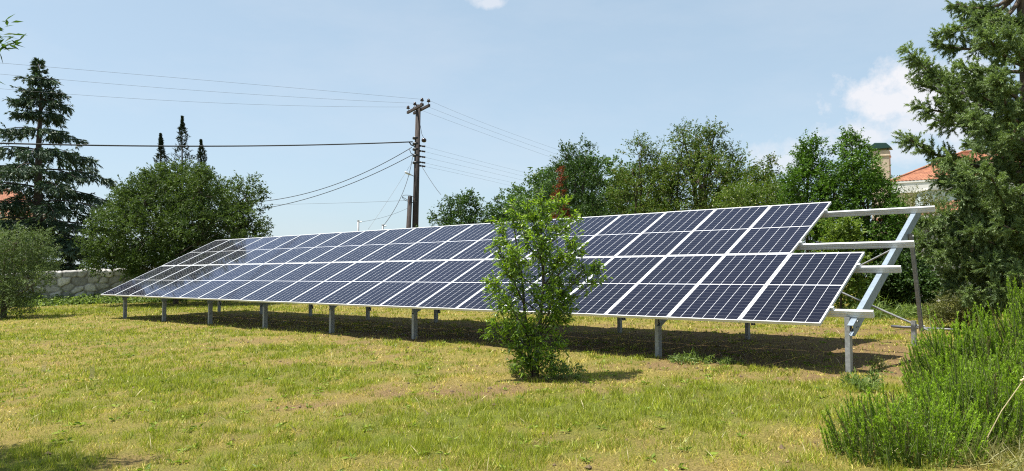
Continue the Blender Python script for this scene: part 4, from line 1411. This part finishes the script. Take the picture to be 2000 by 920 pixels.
# ivy-like growth along the foot of the wall
rg = np.random.default_rng(5)
n = 5200
t = rg.uniform(0, 1, n) ** .9
base_ = np.array(wa)[None] + (np.array(wb) - np.array(wa))[None] * t[:, None]
nrm_ = np.array([w_dir.y, -w_dir.x, 0]);
off = .3 + np.abs(rg.normal(size=n)) * .55
x = base_[:, 0] + nrm_[0] * off; y = base_[:, 1] + nrm_[1] * off
hgt = (.16 + .5 * fbm(x * .9, y * .9, 15, 3)) * np.exp(-(off - .3) * 1.1)
pos = np.stack([x, y, gz_arr(x, y) + hgt * rg.random(n)], 1)
V = leaf_arrays(np.repeat(pos, 4, 0) + rg.normal(size=(n * 4, 3)) * .07, unit(rg.normal(size=(n * 4, 3)) + np.array([0, 0, .4])), .13, .075, rg, .8)
o = leaves_obj('ground_cover', [V], rg, M['lf_weed'], None)
tag(o, 'leafy green weeds growing along the foot of the stone wall', 'ground cover', kind='stuff')


def rosemary(base, rx, ry, h, seed, label, shoots=300, rz=0, dry=.035):
    rg = np.random.default_rng(seed)
    root = empty('rosemary_shrub', base, rz, label, 'shrub', 'rosemary shrubs at the right edge')
    mb = MB()
    a = rg.uniform(0, 6.28, shoots); r = np.sqrt(rg.random(shoots))
    X = np.cos(a) * r * rx; Y = np.sin(a) * r * ry
    dome = h * np.sqrt(np.clip(1 - (r * .93) ** 2, 0, 1)) * (.50 + .85 * fbm(X * 5 + seed, Y * 5, seed, 2))
    P, Dd, T, OD = [], [], [], []
    for k in range(shoots):
        L = rg.uniform(.26, .52)
        top = np.array([X[k], Y[k], max(.12, dome[k]) + rg.uniform(-.10, .13)])
        d_ = unit(np.array([X[k] / rx * .35, Y[k] / ry * .28, 1.0]) + rg.normal(size=3) * .13)
        foot = top - d_ * L
        pts = [foot, foot + d_ * L * .5 + rg.normal(size=3) * .012, top]
        mb.tube(pts, [.005, .004, .0015], 4, caps=False)
        if k % 3 == 0:
            mb.tube([(X[k] * .25, Y[k] * .25, -.03), (X[k] * .7, Y[k] * .7, foot[2] * .5), foot], [.012, .008, .005], 4, caps=False)
        m_ = int(L * 360)
        t = rg.random(m_) ** .85
        p = foot[None] * (1 - t[:, None]) + top[None] * t[:, None]
        s = unit(rg.normal(size=(m_, 3)))
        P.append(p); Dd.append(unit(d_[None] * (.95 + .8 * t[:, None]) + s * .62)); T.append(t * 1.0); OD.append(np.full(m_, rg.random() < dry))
    # leafy inner stems, so the shrub is full
    n2 = shoots * 20
    a = rg.uniform(0, 6.28, n2); r = np.sqrt(rg.random(n2))
    xx = np.cos(a) * r * rx * .95; yy = np.sin(a) * r * ry * .95
    zz = rg.random(n2) * h * np.sqrt(np.clip(1 - (r * .93) ** 2, 0, 1)) * .85
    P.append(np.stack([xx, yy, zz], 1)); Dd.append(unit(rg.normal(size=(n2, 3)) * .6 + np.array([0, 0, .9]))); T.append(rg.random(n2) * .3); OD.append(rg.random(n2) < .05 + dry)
    mb.build('stem', M['rosemary_stem'], root)
    V = leaf_arrays(np.concatenate(P), np.concatenate(Dd), .028, .0055, rg, .2)
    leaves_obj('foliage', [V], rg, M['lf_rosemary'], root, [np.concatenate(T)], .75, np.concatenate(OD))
    print('rosemary', len(V))


def gpt(x, y): return Vector((x, y, gz(x, y)))


rosemary(gpt(2.85, 5.55), .58, .5, .42, 401, 'low rosemary shrub nearest the camera, its left end on the lawn', 330)
rosemary(gpt(3.65, 5.95), .62, .6, .55, 402, 'middle rosemary shrub behind the lowest one', 380)
rosemary(gpt(4.4, 7.25), .62, .65, .78, 403, 'taller rosemary shrub nearest the frame end, bordering the bare soil', 420)
rosemary(gpt(5.35, 7.5), .7, .7, 1.06, 404, 'tallest rosemary shrub at the right edge under the conifer', 460, 0, .10)
rosemary(gpt(4.45, 6.2), .55, .5, .66, 405, 'dense rosemary shrub at the right edge behind the straw stalk', 330, 0, .16)

# dry grass tuft and long straw stalk in the right corner
rg = np.random.default_rng(71)
root = empty('dry_grass_tuft', gpt(3.5, 5.15), 0, 'dry yellowish grass tuft in the bottom right corner', 'grass tuft')
n = 800
a = rg.uniform(0, 6.28, n); r = np.sqrt(rg.random(n)) * .5
p = np.stack([np.cos(a) * r, np.sin(a) * r * .7, np.zeros(n)], 1)
V = leaf_arrays(p, unit(rg.normal(size=(n, 3)) * .8 + np.array([0, 0, .9])), .24, .006, rg, 0)
leaves_obj('blades', [V], rg, leaf_mat('dry_blade', (.13, .13, .04), (.38, .36, .14), trans=.3), root)
sb_ = at(1915, 880, 5.4); se_ = at(2004, 735, 5.2)
mb = MB(); mb.tube([(0, 0, 0), (se_ - sb_) * .5 + Vector((-.01, 0, .02)), se_ - sb_, (se_ - sb_) * 1.25 + Vector((.05, 0, -.02))], [.004, .0035, .003, .0015], 5)
root = empty('straw_stalk', sb_, 0, 'long pale straw stalk leaning across the rosemary at the right edge', 'stalk')
mb.build('stem', M['straw'], root)
mb = MB()
mb.tube([(se_ - sb_) * (.9 + .03 * k) + Vector(((-1) ** k * .012, 0, .008 * (k % 3))) for k in range(12)], [.003 + .004 * (k % 2) for k in range(12)], 5)
mb.build('seed_head', M['straw'], root)
for (px, py0, py1, lab, sd) in ((178, 742, 706, 'taller dry grass stalk standing on the left lawn', 3), (84, 726, 705, 'shorter dry grass stalk near the left edge of the lawn', 4)):
    g = ground(px, py0); hh = (py0 - py1) / F_PX * g.y
    root = empty('dry_grass_stalk', g, 0, lab, 'stalk', 'dry stalks on the lawn')
    mb = MB()
    for k in range(5):
        mb.tube([(k * .012 - .02, 0, -.02), (k * .014 - .02, .01, hh * .6), (k * .02 - .03, 0, hh * (.7 + .08 * k))], [.003, .0025, .001], 4)
    mb.build('stem', M['straw'], root)

# black irrigation hose behind the frame end
pts = [ground(1742, 640), ground(1765, 642), ground(1790, 642.5), ground(1815, 645), ground(1840, 646), ground(1872, 648)]
o0 = pts[0]
mb = MB(); mb.tube([Vector((p.x, p.y, gz(p.x, p.y) + .03)) - o0 for p in pts], .028, 8)
o = mb.build('hose', plain('hose_plastic', (.09, .09, .105), .45), None, smooth=True); o.location = o0
tag(o, 'dark plastic irrigation hose lying on the soil behind the frame end', 'hose')


# ------------------------------------------------------------------ houses
def tile_mat():
    m, t, out, N = new_mat('terracotta_tile')
    tcn = N('ShaderNodeTexCoord')
    no = N('ShaderNodeTexNoise', {'Vector': tcn.outputs['Object'], 'Scale': 3.5, 'Detail': 8, 'Roughness': .75})
    r = N('ShaderNodeValToRGB', {'Fac': no.outputs['Fac']})
    r.color_ramp.elements[0].color = (.17, .06, .035, 1); r.color_ramp.elements[0].position = .32
    r.color_ramp.elements[1].color = (.42, .18, .095, 1); r.color_ramp.elements[1].position = .66
    b = N('ShaderNodeBsdfPrincipled', {'Base Color': r.outputs[0], 'Roughness': .85})
    t.links.new(b.outputs[0], out.inputs['Surface'])
    return m


M['tile'] = tile_mat()
M['plaster_white'] = plain('white_plaster', (.72, .71, .68), .85, 0, .06, 3)
M['plaster_beige'] = plain('beige_plaster', (.52, .44, .30), .85, 0, .08, 3)
M['plaster_grey'] = plain('grey_plaster', (.42, .42, .41), .9, 0, .15, 3)
M['plaster_blue'] = plain('pale_blue_plaster', (.55, .63, .66), .8, 0, .06, 3)
M['chimney_stone'] = plain('chimney_plaster', (.52, .42, .31), .9, 0, .18, 9, .3)
M['green_metal'] = plain('green_cowl_metal', (.02, .06, .05), .4, .3)
M['glass'] = plain('window_glass', (.03, .04, .05), .08)
M['shutter'] = plain('shutter_wood', (.11, .07, .04), .6)


def tiled_slope(mb, a, b, c, d, ripple=.035, pitch=.22):
    """roof plane a-b at the eave, d-c at the ridge, with rows of half-round tiles running up the slope"""
    a, b, c, d = map(Vector, (a, b, c, d))
    n = max(4, int((b - a).length / pitch))
    nrm = (b - a).cross(d - a).normalized()
    sub = 4; rows = 9
    prev = None
    for i in range(n * sub + 1):
        s = i / (n * sub)
        e0 = a.lerp(b, s); e1 = d.lerp(c, s)
        hgt = abs(math.sin(math.pi * i / sub)) * ripple
        col = []
        for j in range(rows + 1):
            q = e0.lerp(e1, j / rows) + nrm * (hgt + .02 * (1 if j % 2 else 0))
            col.append(mb.bm.verts.new(q))
        if prev:
            for j in range(rows):
                mb.bm.faces.new((prev[j], col[j], col[j + 1], prev[j + 1]))
        prev = col


def window(root, c, w, h, ny=-1):
    c = Vector(c)
    mb = MB()
    for s in (-1, 1):
        mb.box(c + Vector((s * w / 2, .0, 0)), (.08, .12, h + .08)); mb.box(c + Vector((0, 0, s * (h / 2 + .04))), (w - .09, .11, .08))
    mb.box(c, (.05, .09, h - .04))
    f = mb.build('window', M['plaster_white'], root)
    mb = MB(); mb.box(c + Vector((0, .02, 0)), (w - .09, .03, h - .02)); mb.build('pane', M['glass'], f)
    for s in (-1, 1):
        mb = MB(); mb.box(c + Vector((s * (w * .78 + .05), -.04, 0)), (w * .45, .05, h + .05)); mb.build('shutter', M['shutter'], root)


def house(name, base, w, d, h, ridge, wall, label, over=.5, band=None, wins=(), rz=0, cat='house'):
    root = empty(name, base, rz, label, cat)
    mb = MB(); mb.box((0, d / 2, h / 2 - .3), (w, d, h + .6)); mb.build('wall', wall, root)
    if band:
        mb = MB(); mb.box((0, d / 2, h - band / 2), (w + .16, d + .16, band)); mb.build('fascia', M['plaster_white'], root)
    # hipped tile roof
    e = over; z = h + .02
    A = Vector((-w / 2 - e, -e, z)); B = Vector((w / 2 + e, -e, z)); C_ = Vector((w / 2 + e, d + e, z)); D_ = Vector((-w / 2 - e, d + e, z))
    hip = min(d / 2, w / 2 - .3)
    R1_ = Vector((-w / 2 - e + hip, d / 2, z + ridge)); R2_ = Vector((w / 2 + e - hip, d / 2, z + ridge))
    mb = MB()
    tiled_slope(mb, A, B, R2_, R1_); tiled_slope(mb, B, C_, R2_, R2_); tiled_slope(mb, C_, D_, R1_, R2_); tiled_slope(mb, D_, A, R1_, R1_)
    for q in (A, B, C_, D_):
        mb.tube([q + Vector((0, 0, .05)), (R1_ if q.x < 0 else R2_) + Vector((0, 0, .07))], .09, 7)
    mb.tube([R1_ + Vector((0, 0, .07)), R2_ + Vector((0, 0, .07))], .1, 7)
    mb.build('roof', M['tile'], root)
    mb = MB()
    mb.box((0, d / 2, z - .07), (w + 2 * e, d + 2 * e, .12)); mb.build('eave', M['plaster_white'], root)
    for (x, zz_, ww, hh) in wins: window(root, (x, -.03, zz_), ww, hh)
    return root


# right: two storey house behind the laurels, chimney with a green cowl
DH = 48.0
hb = on_ground(1916, DH)
eave_z = at(0, 346, DH).z - hb.z
hw = (2062 - 1757) / F_PX * DH
hr = house('tiled_house', hb, hw, 8.5, eave_z, 2.2, M['plaster_beige'], 'beige house with orange tile roof and white fascia behind the conifer', .12, .78, ((-2.6, eave_z - 2.2, 1.1, 1.2), (1.0, eave_z - 2.2, 1.1, 1.2)), -.55)
c = Matrix.Rotation(.55, 3, 'Z') @ (at(1720, 312, DH + 3.5) - hb)
mb = MB()
zt = at(0, 296, DH + 3.5).z - hb.z; zb = zt - 6.2
mb.box((c.x, c.y, (zt + zb) / 2), (1.15, .9, zt - zb)); mb.box((c.x, c.y, zt - .35), (1.25, 1.0, .12))
ch = mb.build('chimney', M['chimney_stone'], hr, bevel=.02)
mb = MB()
for sx in (-1, 1):
    for sy in (-1, 1): mb.box((c.x + sx * .45, c.y + sy * .3, zt + .06), (.06, .06, .12))
mb.extrude([(-.75, .12), (.75, .12), (.62, .28), (.40, .50), (-.30, .56), (-.58, .36)], (c.x, c.y - .55, zt), Vector((1, 0, 0)), Vector((0, 0, 1)), Vector((0, 1, 0)), 1.1)
mb.build('cowl', M['green_metal'], ch, bevel=.04)
# flat roofed wing in pale blue, nearer and right of it
ab = on_ground(1925, 38)
root = empty('pale_blue_house', ab, 0, 'pale blue walled flat roofed house glimpsed through the conifer', 'house')
hz = at(0, 371, 38).z - ab.z; wz = (2030 - 1818) / F_PX * 38
mb = MB(); mb.box((0, .7, hz / 2 - .3), (wz, 1.4, hz + .6)); mb.build('wall', M['plaster_blue'], root)
mb = MB(); mb.box((0, .7, hz + .06), (wz + .2, 1.6, .12)); mb.build('roof', M['plaster_white'], root)
window(root, (-.3, -.03, hz - 1.3), 1.0, 1.2)
ob = on_ground(2000, 27)
house('low_outbuilding', ob, 5.6, 4, at(0, 418, 27).z - ob.z, .55, M['plaster_grey'], 'low pale grey outbuilding with rusty orange tiles behind the conifer branches', .35, None, ((-1.2, 1.5, .8, .9),), 0, 'outbuilding')
# left: house behind the cedar
lb_ = on_ground(-75, 62)
house('red_roofed_house', lb_, 9.0, 4, at(0, 424, 62).z - lb_.z, 2.4, M['plaster_white'], 'red tile roofed house half hidden behind the cedar at the left', .5, None, ((2.4, 2.6, 1.0, 1.2), (-1.5, 2.6, 1.0, 1.2)))
